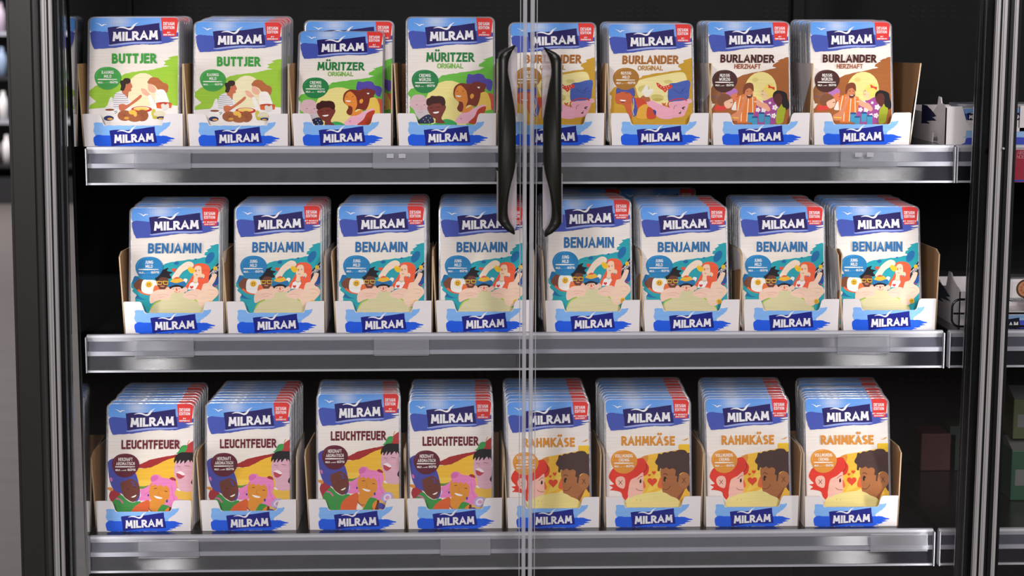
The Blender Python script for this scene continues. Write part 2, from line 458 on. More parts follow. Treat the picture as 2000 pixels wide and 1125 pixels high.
def header(a, person):
    sky = lin(SKY); cl = lin('c4d0ea'); dp = lin('5b98e6')
    def fn(u, v):
        g = math.exp(-((u-.33)/.12)**2 - ((v-.25)/.4)**2)*.9
        h = max(0, (u-.5))*.5
        b = tuple(dp[i]*(1-v*.6)+sky[i]*v*.6 for i in range(3))
        return tuple(b[i]*(1-g)*(1-h)+cl[i]*(g+h-g*h) for i in range(3))
    kx, ky, kk, kl = a.x0, a.y0, a.k, a.lean
    a.x0, a.y0, a.k, a.lean = 85, 72, 1.0, 0.0        # the common drawing frame
    a.grid(fn, 0, 0, 680, 122, 34, 8)
    a.poly(CREAM, '85,160 90,182 110,180 104,196 85,192')
    a.brush(DEEP, '88,195 100,182 125,178 220,188 300,190 420,184 640,178 765,196 766,246 700,258 742,262 700,272 630,288 560,290 480,288 400,296 290,315 200,322 122,326 105,290 92,240', 2.2, 16)
    a.poly(CREAM, '640,120 660,150 668,190 765,190 765,110')
    a.poly(CREAM, '700,236 766,226 766,240 728,243')
    a.S('98a6dd', '232,292 320,280 420,270 520,270 620,268 640,274 560,282 430,284 330,294 250,302')
    wordmark(a, 222, 115, 1.0)
    a.S(WHITE, '131,113 150,118 168,124 178,133 184,126 200,123 220,127 204,129 190,134 181,141 172,137 154,123', n=2)
    a.poly('df3a36', '632,71 765,71 766,82 750,225 646,223 640,150')
    a.text(WHITE, 'DESIGN', 651, 737, 108, 135, .19, gap=.13); a.text(WHITE, 'EDITION', 651, 737, 141, 166, .19, gap=.13)
    b1, b2 = person
    a.text(WHITE, b1, 694-len(b1)*6, 694+len(b1)*6, 188, 200, .2); a.text(WHITE, b2, 652, 736, 206, 218, .24)
    a.x0, a.y0, a.k, a.lean = kx, ky, kk, kl

def badge(a, c, cx, cy, t1, t2, w1=50, w2=50, dots=1):
    a.S(c, [(cx+x, cy+y) for x, y in pp('-105,5 -104,-30 -85,-65 -50,-88 0,-95 50,-86 85,-62 106,-28 108,8 92,45 62,78 20,96 -25,96 -65,78 -92,42')])
    light = tuple(min(1, v*1.5+.04) for v in lin(c))
    a.line(light, [(cx+x, cy+y) for x, y in pp('-92,-10 -88,-38 -68,-66 -36,-84 0,-88')], 3, True)
    a.text('f2ede6', t1, cx-w1, cx+w1, cy-62, cy-35, .165, gap=.13); a.text('f2ede6', t2, cx-w2, cx+w2, cy-27, cy-1, .165, gap=.13)
    a.poly('f2ede6', [(cx+x, cy+y) for x, y in pp('-80,8 -20,7 76,10 76,15 -20,17 -80,16')])
    a.text('f2ede6', 'MILD', cx-78, cx-42, cy+31, cy+46, .22); a.text('f2ede6', 'KR\u00c4FTIG', cx+18, cx+80, cy+28, cy+46, .22)
    for i in range(6):
        h = 3+i*1.6; x = cx-36+i*9
        a.poly('f2ede6' if i < dots else light, [(x, cy+45-h), (x+6, cy+45-h), (x+6, cy+45), (x, cy+45)], same=i > 0)

LABEL_CLIP = rrect(0, 0, 680, 1002, 34)
def new_art(x0, y0, k=1.0, lean=0.0, tint=None):
    a = Art(x0, y0, k, lean, LABEL_CLIP)
    wd, cr = lin('ebe2dd'), lin('f1e6d8')
    def fn(u, v):
        g = max(0, 1-abs(u-.45)*1.8)*max(0, 1-abs(v-.4)*2.2)
        return tuple(wd[i]*(1-g)+cr[i]*g for i in range(3))
    a.grid(fn, 0, 0, 680, 1002, 8, 12)
    return a

def heart(a, c, x, y, r):
    a.poly(c, [(x + r*1.0*math.sin(t)**3, y - r*(.82*math.cos(t)-.3*math.cos(2*t)-.12*math.cos(3*t)-.06*math.cos(4*t))) for t in [6.2832*i/24 for i in range(24)]])
def flower(a, x, y, r, c='f4e9ee'):
    for k in range(5): a.ell(c, x+r*.6*math.cos(k*1.2566), y+r*.6*math.sin(k*1.2566), r*.48, r*.4, k*72, n=9, same=k > 0)
    a.ell('e9c46a', x, y, r*.25, r*.25, n=8)
def smiley(a, x, y, r):
    a.ell('efb52e', x, y, r, r, n=18)
    a.poly('2a2020', [(x-r*.38, y-r*.4), (x-r*.18, y-r*.4), (x-r*.18, y+r*.15), (x-r*.38, y+r*.15)]); a.poly('2a2020', [(x+r*.15, y-r*.4), (x+r*.35, y-r*.4), (x+r*.35, y+r*.15), (x+r*.15, y+r*.15)], same=True)
    a.line('2a2020', [(x-r*.55, y+r*.25), (x, y+r*.6), (x+r*.55, y+r*.25)], r*.1, True)
def smile(a, x, y, w, h, rot, c='f6f0ec'):
    a.S(c, [(x + (px*w*math.cos(R(rot)) - py*h*math.sin(R(rot))), y + (px*w*math.sin(R(rot)) + py*h*math.cos(R(rot)))) for px, py in ((-1, -.5), (-.3, -.6), (.5, -.6), (1, -.5), (.8, .4), (.2, .8), (-.5, .6))], n=2)

# ---- 1: two friends at a picnic table, light green
def art_picnic():
    a = new_art(64, 57, 1.047, -.012)
    a.brush('9cc73b', '40,700 70,665 100,640 150,610 310,558 345,532 420,518 560,500 700,468 650,462 672,442 655,425 712,410 690,398 750,382 850,370 850,860 40,860 60,800 110,768 60,722', 3, 16)
    a.ell('f0e4b9', 487, 705, 136, 178)
    a.poly('efe9e5', '30,835 180,822 240,760 262,800 330,818 700,800 850,822 850,1150 30,1150')
    a.S('efe8e3', '205,790 225,735 245,745 240,800 260,830 200,835')
    a.S('e9e4e3', '250,750 268,700 320,680 352,700 372,740 390,775 355,800 305,832 246,832')
    for i in range(7):
        y = 705+i*18; a.line('7f7d96', [(258-i*2, y), (320, y+4), (352+i*5, y+2)] if i < 5 else [(250, y), (300, y+2)], 4)
    a.S('c9704f', '345,640 378,600 392,615 403,645 392,662 394,680 372,692 366,742 348,720 318,690 330,650')
    a.S('352522', '303,610 305,592 325,590 340,573 378,574 389,600 370,620 352,622 347,645 332,678 306,670 312,640')
    a.S('c96f4d', '294,800 330,790 362,798 430,745 466,714 477,730 440,768 395,800 335,845 300,845')
    a.S('eeb297', '530,620 552,622 590,660 582,695 545,690 528,662')
    a.S('b5683c', '525,602 555,566 605,570 628,590 652,612 678,620 692,645 684,690 665,698 640,675 610,672 585,640 552,622 530,618')
    a.S('eeb297', '473,660 495,662 520,680 547,716 528,728 495,712 478,690')
    a.S('f4ede6', '528,728 556,722 585,790 590,690 620,668 660,678 685,735 692,792 600,805 560,822')
    a.line('d8cdc8', '556,722 585,790 588,800', 3); a.line('d8cdc8', '600,700 640,760 690,790', 2)
    a.poly('d8622f', '590,785 645,780 720,788 714,826 650,835 598,828'); a.S('b9472a', '592,786 650,776 718,786 650,796')
    a.S('ddd8d0', '632,800 650,790 668,800 690,788 695,830 660,850 640,840')
    a.ell('f4f0ec', 228, 850, 55, 22); a.ell('8c4a2c', 220, 840, 38, 9); a.line('2d3350', '256,858 275,850 278,860 262,872', 5)
    a.ell('c9352e', 475, 838, 84, 27); a.ell('f0d9a0', 475, 832, 64, 16); a.ell('edc65a', 470, 836, 54, 12)
    a.S('f2ede9', '175,862 235,884 240,930 190,930')
    a.ell('a5603a', 340, 890, 58, 46); a.ell('9c5836', 480, 890, 50, 50); a.ell('a5603a', 420, 910, 60, 34)
    for i in range(9): a.line('7d4028', [(340, 890), (340+52*math.cos(i*.7), 890+42*math.sin(i*.7))], 2)
    for i in range(7): a.line('7d4028', [(480, 888), (480+44*math.cos(i*.9), 888+44*math.sin(i*.9))], 2)
    a.ell('edbb4d', 402, 862, 30, 20); a.ell('edbb4d', 425, 880, 14, 20); a.ell('d9a23f', 355, 912, 20, 11)
    a.ell('c9bf48', 572, 870, 18, 36); a.ell('dcd2b5', 620, 880, 48, 30); a.ell('c3b83e', 585, 908, 22, 14)
    a.ell('2f3563', 212, 912, 40, 22); a.ell('e8a94a', 222, 918, 22, 9); a.ell('2f3563', 632, 912, 36, 14); a.ell('e0a94a', 630, 918, 20, 7)
    badge(a, '45a04a', 205, 570, 'RAHMIG', 'MILD', 48, 30, 1)
    header(a, ('by', 'Henk Bekatu'))
    a.text('3b9a3c', 'BUTTJER', 240, 598, 362, 447, .23)
    return a
# ---- 2: four laughing heads, dark green
def art_faces():
    a = new_art(75, 45, 1.008, 0)
    a.brush('6cbb45', '70,670 100,630 200,600 318,548 345,522 480,500 650,475 692,456 645,446 650,424 702,398 680,388 770,356 770,1150 70,1150 95,700', 3, 16)
    a.ell('efe08f', 405, 775, 195, 212)
    a.S('5a4da9', '545,575 552,530 562,508 600,515 640,505 680,515 700,545 735,552 757,575 752,620 738,652 708,632 692,600 600,572 575,590 552,588')
    a.S('7d3630', '585,580 640,560 690,572 702,620 672,655 625,645 600,620'); a.S('7d3630', '640,640 690,640 690,690 640,690')
    a.S('5a4da9', '575,585 590,535 640,520 690,545 705,590 640,572 600,580')
    smile(a, 635, 622, 20, 11, -5)
    a.S('ecc55a', '640,690 690,655 722,678 742,730 748,800 640,800'); a.S('cf5a44', '722,670 762,685 770,800 746,800 740,730')
    a.S('7f3629', '440,665 452,615 495,585 560,590 600,592 630,615 658,655 650,725 622,775 560,765 505,822 470,795 485,745 448,705')
    a.S('e98f3e', '455,650 475,612 505,604 540,640 552,680 556,730 540,790 600,770 560,860 500,860 520,790 512,742 470,730 452,690')
    a.S('7f3629', '500,596 560,600 575,660 560,690 545,650 520,618'); a.ell('f0a048', 590, 692, 15, 22, 15)
    smile(a, 482, 692, 22, 9, 5); a.line('6b2a20', '462,655 480,650', 4); a.line('6b2a20', '510,655 528,648', 4)
    a.S('f1b4c8', '512,830 560,822 620,782 690,760 695,790 650,860 610,910 455,912 490,850'); a.S('b9432f', '640,800 692,775 700,800 650,912 560,912 610,860')
    a.line('b9432f', '495,872 500,884 508,870', 4)
    a.S('d8b5ba', '92,735 118,688 165,678 205,690 228,725 240,770 238,850 210,880 172,885 140,850 120,800 96,778')
    a.S('cbbfc3', '130,800 180,815 235,800 238,870 180,890 150,860'); a.line('7a4a50', '140,765 155,760', 4); a.line('7a4a50', '200,765 215,762', 4)
    a.line('a07078', '155,822 175,828 195,822', 3); a.line('c09aa0', '180,770 190,800 178,802', 3)
    a.S('2a2f4c', '150,912 190,865 240,842 270,862 278,912')
    for x, y in ((200, 885), (222, 868), (238, 890), (212, 902), (255, 872), (246, 905)): a.ell('e9e4e0', x, y, 3.5, 3.5, n=6)
    a.S('3fa55a', '270,930 330,900 380,880 440,895 460,930')
    a.S('7b3a31', '238,772 275,735 350,742 378,772 376,800 352,850 345,880 372,912 300,912 296,880 270,865 242,825 230,792')
    a.S('40201d', '222,745 230,715 250,705 265,690 300,692 330,690 362,702 376,735 372,765 350,770 335,752 280,755 250,770 230,768')
    smile(a, 300, 827, 26, 10, -8); a.line('4a201c', '252,790 275,786', 5); a.line('4a201c', '305,785 330,780', 5); a.line('5e2a24', '268,812 285,812', 5)
    badge(a, '2b8048', 212, 570, 'CREMIG', 'W\u00dcRZIG', 46, 48, 3)
    header(a, ('by', 'Josephine Rais'))
    a.text('2a7d40', 'M\u00dcRITZER', 222, 608, 332, 409, .21); a.text('79b648', 'ORIGINAL', 312, 520, 422, 463, .16)
    return a
# ---- 3: lying figure in a blue hat on cheese, ochre
def art_hat():
    a = new_art(62, 94, 1.008, .05)
    a.brush('c99a2e', '90,700 130,640 330,568 360,542 500,518 680,490 650,465 656,445 700,425 690,410 760,388 860,380 860,1150 90,1150 110,720', 3, 16)
    a.poly('f0e09c', smooth_pts(pp('300,600 360,572 460,548 560,528 660,512 705,522 728,575 748,700 700,790 420,790 340,735 310,660'), 4))
    a.ell('d5c572', 372, 655, 48, 30, -10); a.ell('d3c36f', 487, 735, 56, 32, 5); a.ell('d9c97c', 572, 595, 36, 17); a.ell('c1ae57', 492, 750, 40, 14)
    a.S('4a60b0', '575,640 582,620 600,608 640,605 700,588 742,584 757,610 752,660 740,750 640,765 580,762')
    a.line('343f85', '620,660 660,690 700,700', 4, True); a.line('343f85', '680,690 720,640', 4); a.line('343f85', '690,660 700,690 740,680', 3)
    a.S('d8432f', '476,602 500,612 530,635 562,628 602,622 606,650 575,662 552,688 530,668 500,650 484,630')
    for x, y in ((495, 622), (515, 640), (540, 645), (560, 640), (580, 635), (548, 665), (570, 655)): a.ell('f3e2da', x, y, 4, 4, n=6)
    a.S('eca8b8', '588,790 620,770 690,762 738,758 748,800 725,870 700,900 600,900')
    a.line('cf3630', '735,762 700,745 640,748 590,768 580,800 605,850 625,890', 9, True); a.S('eeb0c0', '742,752 765,745 775,775 745,785')
    a.line('5b2030', '628,838 632,812 652,800', 3, True); a.ell('2a1a20', 708, 820, 14, 5, -20); a.ell('2a1a20', 706, 832, 12, 4, 15); a.ell('2a1a20', 680, 868, 12, 5, -30); a.line('2a1a20', '688,850 684,880', 3)
    a.S('cf5a2e', '526,778 545,785 560,778 558,795 548,808 535,796')
    a.S('efaabd', '386,770 400,752 430,752 500,785 560,812 600,830 625,912 510,912 440,830 400,800')
    a.S('b5683f', '340,755 370,715 420,728 430,760 400,770')
    a.S('f0e8da', '352,690 372,652 388,625 408,628 412,665 440,655 456,680 430,705 420,726 385,725 372,700')
    a.S('c9603b', '140,710 160,670 290,665 300,725 275,790 285,912 250,880 215,800 150,780')
    a.S('4c549e', '148,700 150,650 220,640 290,648 302,715 282,720 255,690 200,682 165,690'); a.line('30305e', '155,690 180,688', 4); a.line('30305e', '220,692 250,690', 4)
    smile(a, 203, 758, 26, 9, 5); a.ell('7a2f20', 203, 770, 16, 5)
    a.S('cf4b2e', '300,745 350,738 392,765 402,800 350,840 318,830'); a.S('4c549e', '282,735 300,735 312,775 332,860 300,900 285,860 300,820 285,780')
    a.line('f0e6dc', '288,740 296,790 290,850 300,890', 4, True)
    a.S('e3a73d', '328,850 345,815 392,790 428,822 415,912 328,912'); a.S('cf4b2e', '412,815 470,850 480,912 410,912'); a.S('3b3f86', '455,840 482,850 480,885 470,880')
    badge(a, 'a9742e', 222, 568, 'NUSSIG', 'MILD', 42, 30, 2)
    header(a, ('by', 'Josephine Rais'))
    a.text('a9682a', 'BURLANDER', 187, 652, 366, 441, .22); a.text('b8812f', 'ORIGINAL', 317, 525, 455, 496, .16)
    return a
# ---- 4: party of friends before a round cheese, brown
def art_party():
    a = new_art(26, 44, 1.013, .058)
    a.brush('a3602f', '50,700 75,640 200,560 290,530 345,500 480,470 632,436 598,426 606,405 652,382 638,374 720,342 860,330 860,1150 60,1150 75,720', 3, 16)
    a.ell('eedc8d', 505, 625, 138, 154); a.ell('e0cb78', 455, 540, 26, 20) 
    a.poly('efe6e0', '55,700 110,720 90,745 120,750 96,790 60,790')
    a.S('8d5b37', '72,650 95,590 130,600 180,650 205,700 150,740 100,740 80,700'); a.line('5b55a0', '60,690 110,685 150,700 170,650', 4, True)
    a.S('d8433a', '112,800 150,755 205,740 215,800'); a.S('7d4f35', '138,715 160,675 200,662 240,680 256,715 225,750 175,768 142,750'); a.S('f1e4da', '265,800 275,760 300,715 322,760 320,800')
    a.S('eebb9d', '198,735 240,712 262,705 274,735 262,775 230,790 205,770'); a.line('2a1a18', '250,740 268,735', 5)
    a.S('b877bb', '208,660 225,630 262,612 300,625 308,655 285,672 262,690 230,668'); a.S('dc7a55', '256,675 300,655 310,680 320,690 300,715 308,735 270,715'); a.line('c02f30', '298,690 318,688', 7)
    a.poly('e27c34', '318,680 360,665 470,690 480,912 318,912 300,740')
    for q in ('335,680 322,760 312,860', '362,690 352,780 350,900', '405,700 402,800 398,900', '440,690 445,780 448,880'): a.line('f3dcc0', q, 8)
    a.S('cf7f55', '362,660 385,615 432,622 442,670 430,692 400,702 370,690'); a.S('7c3f2a', '355,650 360,600 380,572 415,566 440,585 446,640 432,630 410,612 380,628 366,665')
    a.S('6b3525', '380,672 400,680 418,670 440,672 425,697 405,702 385,690'); smile(a, 412, 676, 14, 4, 0); a.line('4a2318', '385,640 400,638', 4); a.line('4a2318', '418,638 432,640', 4)
    a.S('da8a63', '258,850 310,815 345,760 362,690 380,672 392,700 376,745 345,850 330,890 262,890')
    a.S('f1cb9b', '508,650 520,625 548,615 575,660 565,705 525,695'); a.S('efd36a', '528,620 545,592 590,575 618,600 632,640 622,700 590,725 568,690 560,655 540,640')
    a.line('3a2018', '516,640 530,634', 4); a.line('c03a3a', '516,665 530,668', 4)
    a.S('a34c92', '470,790 485,740 520,722 560,715 610,690 640,715 672,770 668,820 655,912 465,912')
    for x, y, r in ((490, 800, 20), (540, 802, 22), (635, 778, 24), (628, 850, 22), (520, 735, 14), (590, 740, 12), (585, 850, 18), (560, 760, 10)): flower(a, x, y, r)
    a.S('eaa687', '448,700 475,705 520,735 560,745 595,790 580,815 540,790 480,762'); a.poly('e27c34', '452,700 474,700 474,765 455,765'); a.line('f3dcc0', '452,730 475,730', 8)
    a.poly('d8432f', '568,580 597,600 626,603 624,630 596,612 572,612')
    a.S('1f1719', '612,680 620,650 650,632 700,640 730,660 740,700 760,770 730,800 690,790 675,720 650,690 620,700'); a.S('5c2b25', '618,695 645,660 680,665 695,710 670,742 632,738'); a.S('5c2b25', '640,720 690,720 690,770 650,760')
    a.S('a8b02e', '655,800 672,780 690,750 705,775 728,790 720,850 705,912 650,912')
    for x, y in ((430, 850), (523, 846)):
        a.poly('4497bd', [(x-24, y-14), (x+24, y-14), (x+22, y+60), (x-22, y+60)]); a.poly('2b4f88', [(x-24, y-26), (x+24, y-26), (x+25, y-10), (x-25, y-10)])
    for x, y in ((466, 876), (574, 866)):
        a.poly('4497bd', [(x-23, y-8), (x+23, y-8), (x+22, y+60), (x-22, y+60)]); a.poly('2b4f88', [(x-23, y-20), (x+23, y-20), (x+24, y-6), (x-24, y-6)])
    a.line('efc24a', '262,868 330,872', 10)
    badge(a, '482825', 192, 552, 'NUSSIG', 'W\u00dcRZIG', 42, 48, 4)
    header(a, ('by', 'Henk Bekatu'))
    a.text('4a1f1c', 'BURLANDER', 147, 610, 324, 394, .22); a.text('9c4a25', 'HERZHAFT', 270, 495, 406, 446, .17)
    return a
# ---- 5: crowd of friends holding a cheese slice, turquoise
def art_crowd():
    a = new_art(85, 72, 1.0, .027)
    a.brush('25a2ae', '90,720 130,650 340,556 365,538 420,524 600,500 705,480 664,470 668,448 692,438 680,428 718,402 702,392 790,370 850,360 850,1150 100,1150 140,840 110,740', 3, 16)
    a.ell('1d6ca5', 708, 492, 30, 52, 28); a.ell('1d6ca5', 450, 536, 20, 14); a.ell('1d6ca5', 597, 504, 9, 7); a.S('1d6ca5', '115,680 130,640 170,660 200,700 150,730 118,710'); a.ell('1d6ca5', 185, 815, 62, 22, 8)
    a.poly('efe6e0', '95,730 122,750 108,765 150,800 130,840 95,840')
    a.S('20253a', '700,640 712,605 745,570 785,528 800,560 800,660 760,700 735,720 712,690')
    for i in range(6): a.line('f0ecec', [(705+i*15, 640-i*17), (720+i*14, 615-i*15), (728+i*15, 640-i*12), (742+i*14, 600-i*10)], 5)
    a.S('1f4f98', '735,720 770,660 800,640 800,690 770,720 750,740'); a.ell('e5bb2c', 752, 580, 15, 18, 20)
    a.S('7a4530', '120,720 148,678 180,665 215,690 225,760 180,775 148,755')
    a.S('25a2ae', '142,780 200,830 270,830 270,800 200,795'); a.line('e4663f', '155,755 200,785 265,798', 17, True)
    a.S('f0ebe4', '192,680 240,672 302,690 292,780 270,795 210,785 184,755'); smiley(a, 241, 712, 26)
    a.S('e8733f', '285,790 288,720 340,740 398,735 405,790')
    a.S('6b3d2c', '298,680 330,645 380,655 392,700 372,745 340,760 315,735'); smile(a, 345, 728, 18, 7, 5, 'd88a70')
    a.S('1c1820', '285,655 318,625 310,605 345,590 388,574 378,600 422,612 398,630 415,655 395,665 370,655 330,655 305,685')
    for x0, x1 in ((302, 342), (350, 390)):
        a.line('f2c23e', [(x0, 686), (x1, 688), (x1-4, 712), (x0+8, 712), (x0, 686)], 6)
    a.S('f7dfc8', '416,660 440,612 470,568 510,535 545,522 578,535 582,565 548,580 505,605 478,640 460,672')
    a.S('ef603c', '582,565 605,542 650,538 690,552 712,590 705,660 690,745 640,762 560,752 525,740 550,690 575,645 590,610')
    a.S('f6cfae', '588,585 605,560 640,565 648,620 640,650 612,662 615,700 590,700 588,650 582,620'); a.ell('f6cfae', 655, 645, 17, 19); a.ell('3f7fb0', 652, 660, 7, 6)
    a.line('3a2520', '598,598 606,594', 4); a.line('3a2520', '622,598 632,596', 4); a.line('c0503a', '602,632 618,636', 4); a.ell('e9683d', 603, 602, 5, 10)
    a.S('f3c32c', '538,580 560,568 595,590 590,612 570,622 550,608')
    a.poly('f6cfae', '590,650 618,650 622,700 600,712 580,700'); a.poly('f4ede9', '560,705 580,694 600,712 622,696 628,712 604,755 546,757'); heart(a, 'd8372f', 574, 738, 15); a.line('6fb0a8', '580,684 598,700 624,692', 3, True)
    a.S('f4ede9', '505,690 515,665 540,672 530,700')
    a.ell('f4c7b0', 388, 757, 18, 20); a.ell('f4c7b0', 525, 757, 18, 20); a.S('f5c9b4', '402,745 430,722 490,722 512,745 516,790 460,802 405,790')
    a.S('1f1b24', '400,735 412,718 505,718 512,735 498,750 480,735 430,738 410,752'); a.line('3a2a2a', '425,752 440,748', 3); a.line('3a2a2a', '470,748 485,752', 3); a.S('e4663a', '450,758 457,740 466,760 458,768'); a.line('c0503a', '440,772 470,782 484,768', 3, True)
    a.S('f2b83c', '410,700 425,668 455,660 490,662 510,700'); a.S('e8693f', '430,668 455,650 480,664'); a.S('2472ac', '392,712 405,692 455,702 515,688 526,712 518,732 455,715 402,732')
    heart(a, 'e3573a', 432, 593, 19)
    a.poly('d9d0a2', smooth_pts(pp('380,800 420,785 515,785 600,830 700,925 720,1200 250,1200 255,930 330,850'), 3))
    a.S('f4cbb5', '258,795 300,762 365,755 410,780 412,812 395,835 340,840 300,855 262,872 250,840'); a.S('f4cbb5', '512,812 530,782 570,762 630,755 665,790 660,845 600,845 545,832')
    a.line('d9a08a', '310,800 360,795 400,805', 3, True); a.line('d9a08a', '320,820 370,815', 3); a.line('d9a08a', '530,805 580,800 620,815', 3, True)
    a.line('a7c83a', '262,915 290,872 340,845', 10, True); a.line('a7c83a', '600,842 640,870 700,925', 10, True)
    a.S('f3d0b6', '650,760 665,712 700,700 718,665 740,628 768,635 752,690 735,725 775,755 782,800 740,850 700,905 650,900 620,840')
    a.line('d9a890', '700,760 740,762 765,780', 3, True); a.line('d9a890', '715,800 750,795', 3); a.line('e23f2c', '745,722 775,735', 5)
    smiley(a, 722, 872, 22)
    badge(a, '2a80b8', 238, 575, 'JUNG', 'MILD', 30, 28, 1)
    header(a, ('by Moritz', 'Adam Schmitt'))
    a.text('2c6ea8', 'BENJAMIN', 225, 640, 368, 453, .2)
    return a
# ---- 6: three laughing friends, wine red and yellow
def art_laugh():
    a = new_art(57, 59, .985, 0)
    a.poly('f0ba38', smooth_pts(pp('270,600 330,585 400,575 480,530 590,485 640,500 640,740 270,745'), 3))
    a.brush('a3292a', '285,562 330,542 380,516 500,490 600,472 600,490 520,515 460,545 400,575 340,584 285,580', 2, 14)
    a.poly('f3c64a', '300,680 580,680 590,740 300,740'); a.S('5f8f3b', '295,728 340,730 390,720 390,745 300,748')
    a.S('b23a3a', '635,455 660,415 690,385 735,365 735,470 640,480'); a.S('3f9a4e', '592,465 612,445 636,402 678,398 672,440 640,460'); a.line('d9932f', '680,388 696,355', 6)
    a.S('e2b44b', '580,740 620,770 735,755 735,1100 560,1100 570,820')
    a.S('d9a9b8', '582,555 610,522 735,530 735,745 690,775 640,768 612,745 608,700 590,660 578,620')
    a.S('1f1a1d', '576,520 592,480 630,455 690,455 735,465 735,545 712,520 705,540 690,515 660,545 655,520 625,548 628,515 600,548 596,520 580,540')
    a.S('b4434f', '598,620 630,608 662,632 655,655 625,670 602,655'); a.S('f3e4e6', '596,618 630,608 664,632 650,642 620,628'); a.line('8a5060', '600,565 620,570', 4); a.line('8a5060', '660,562 700,568', 4); a.line('b97f90', '628,560 622,592 640,595', 3)
    a.S('1f1a1d', '712,700 735,660 735,720'); a.S('a22f36', '540,672 562,655 592,672 585,700 555,700')
    a.S('a3303a', '70,800 100,750 160,790 150,840 110,900 85,850'); a.S('d98a3a', '48,740 90,738 100,765 70,760')
    a.S('474a9e', '58,570 60,525 110,500 200,510 275,620 305,725 312,800 290,850 230,840 170,790 110,760 75,690')
    a.S('6e382d', '158,705 200,682 240,668 290,700 312,760 292,825 262,856 222,840 180,800')
    a.line('474a9e', '240,690 262,700 256,722', 9, True); a.line('474a9e', '265,720 285,735', 8); a.ell('d86aa0', 85, 672, 9, 18, -20)
    smile(a, 265, 811, 22, 8, -25); a.line('3a1814', '210,755 230,748', 4); a.line('3a1814', '265,738 285,730', 4)
    a.S('3d9244', '95,880 130,820 165,798 210,840 255,860 300,850 325,880 330,1100 95,1100'); a.line('d86aa0', '125,828 155,835 180,865', 12, True)
    a.S('e983bd', '305,840 320,800 312,760 345,745 380,722 402,690 395,655 425,635 462,640 482,658 540,668 562,680 590,690 600,740 585,790 612,830 622,888 540,898 470,860 400,840 350,845')
    a.S('d86aae', '400,690 398,655 425,640 455,650 440,680'); a.line('d06aa8', '350,800 400,750 420,700', 4, True); a.line('d06aa8', '560,720 570,800 600,860', 4, True)
    a.S('de8f33', '400,840 385,800 388,735 412,700 520,715 545,770 535,840 495,880 490,910 440,960 385,920 380,870')
    a.S('e983bd', '405,725 425,690 520,700 548,760 530,735 510,722 500,735 470,718 455,730 430,715')
    smile(a, 455, 820, 35, 11, 14); a.line('5a2a14', '422,748 445,745', 5); a.line('5a2a14', '505,768 528,772', 5); a.line('b86a22', '462,770 455,795 475,800', 4)
    a.ell('4a3f9a', 525, 850, 8, 12); a.ell('4a3f9a', 378, 802, 7, 10)
    a.S('da612f', '240,980 252,920 290,880 345,850 385,842 390,900 375,960 372,1100 240,1100'); a.poly('efe6e0', '375,950 395,930 425,960 420,1000 372,1010')
    a.line('5a3a6a', '380,905 410,935 440,935', 5, True)
    a.S('3e913f', '415,990 440,950 480,885 510,880 548,900 520,960 490,1000'); a.S('5f2f1c', '520,930 560,900 560,1000 500,1000'); a.S('e0852f', '505,940 525,910 545,905 530,960 515,985'); a.S('44459a', '555,930 590,925 620,960 600,1000 560,980'); a.S('e8b23c', '560,970 600,980 590,1010 550,1005')
    for r, c in ((52, 'b3a8d8'), (34, 'ead7e6'), (18, 'd0a0c8')): a.ell(c, 630, 880, r, r*.8, -20)
    badge(a, '5f1d2f', 195, 558, 'HERZHAFT', 'AROMATISCH', 56, 73, 5)
    header(a, ('by', 'Josephine Rais'))
    a.text('6a1d2b', 'LEUCHTFEUER', 162, 620, 352, 426, .22)
    return a
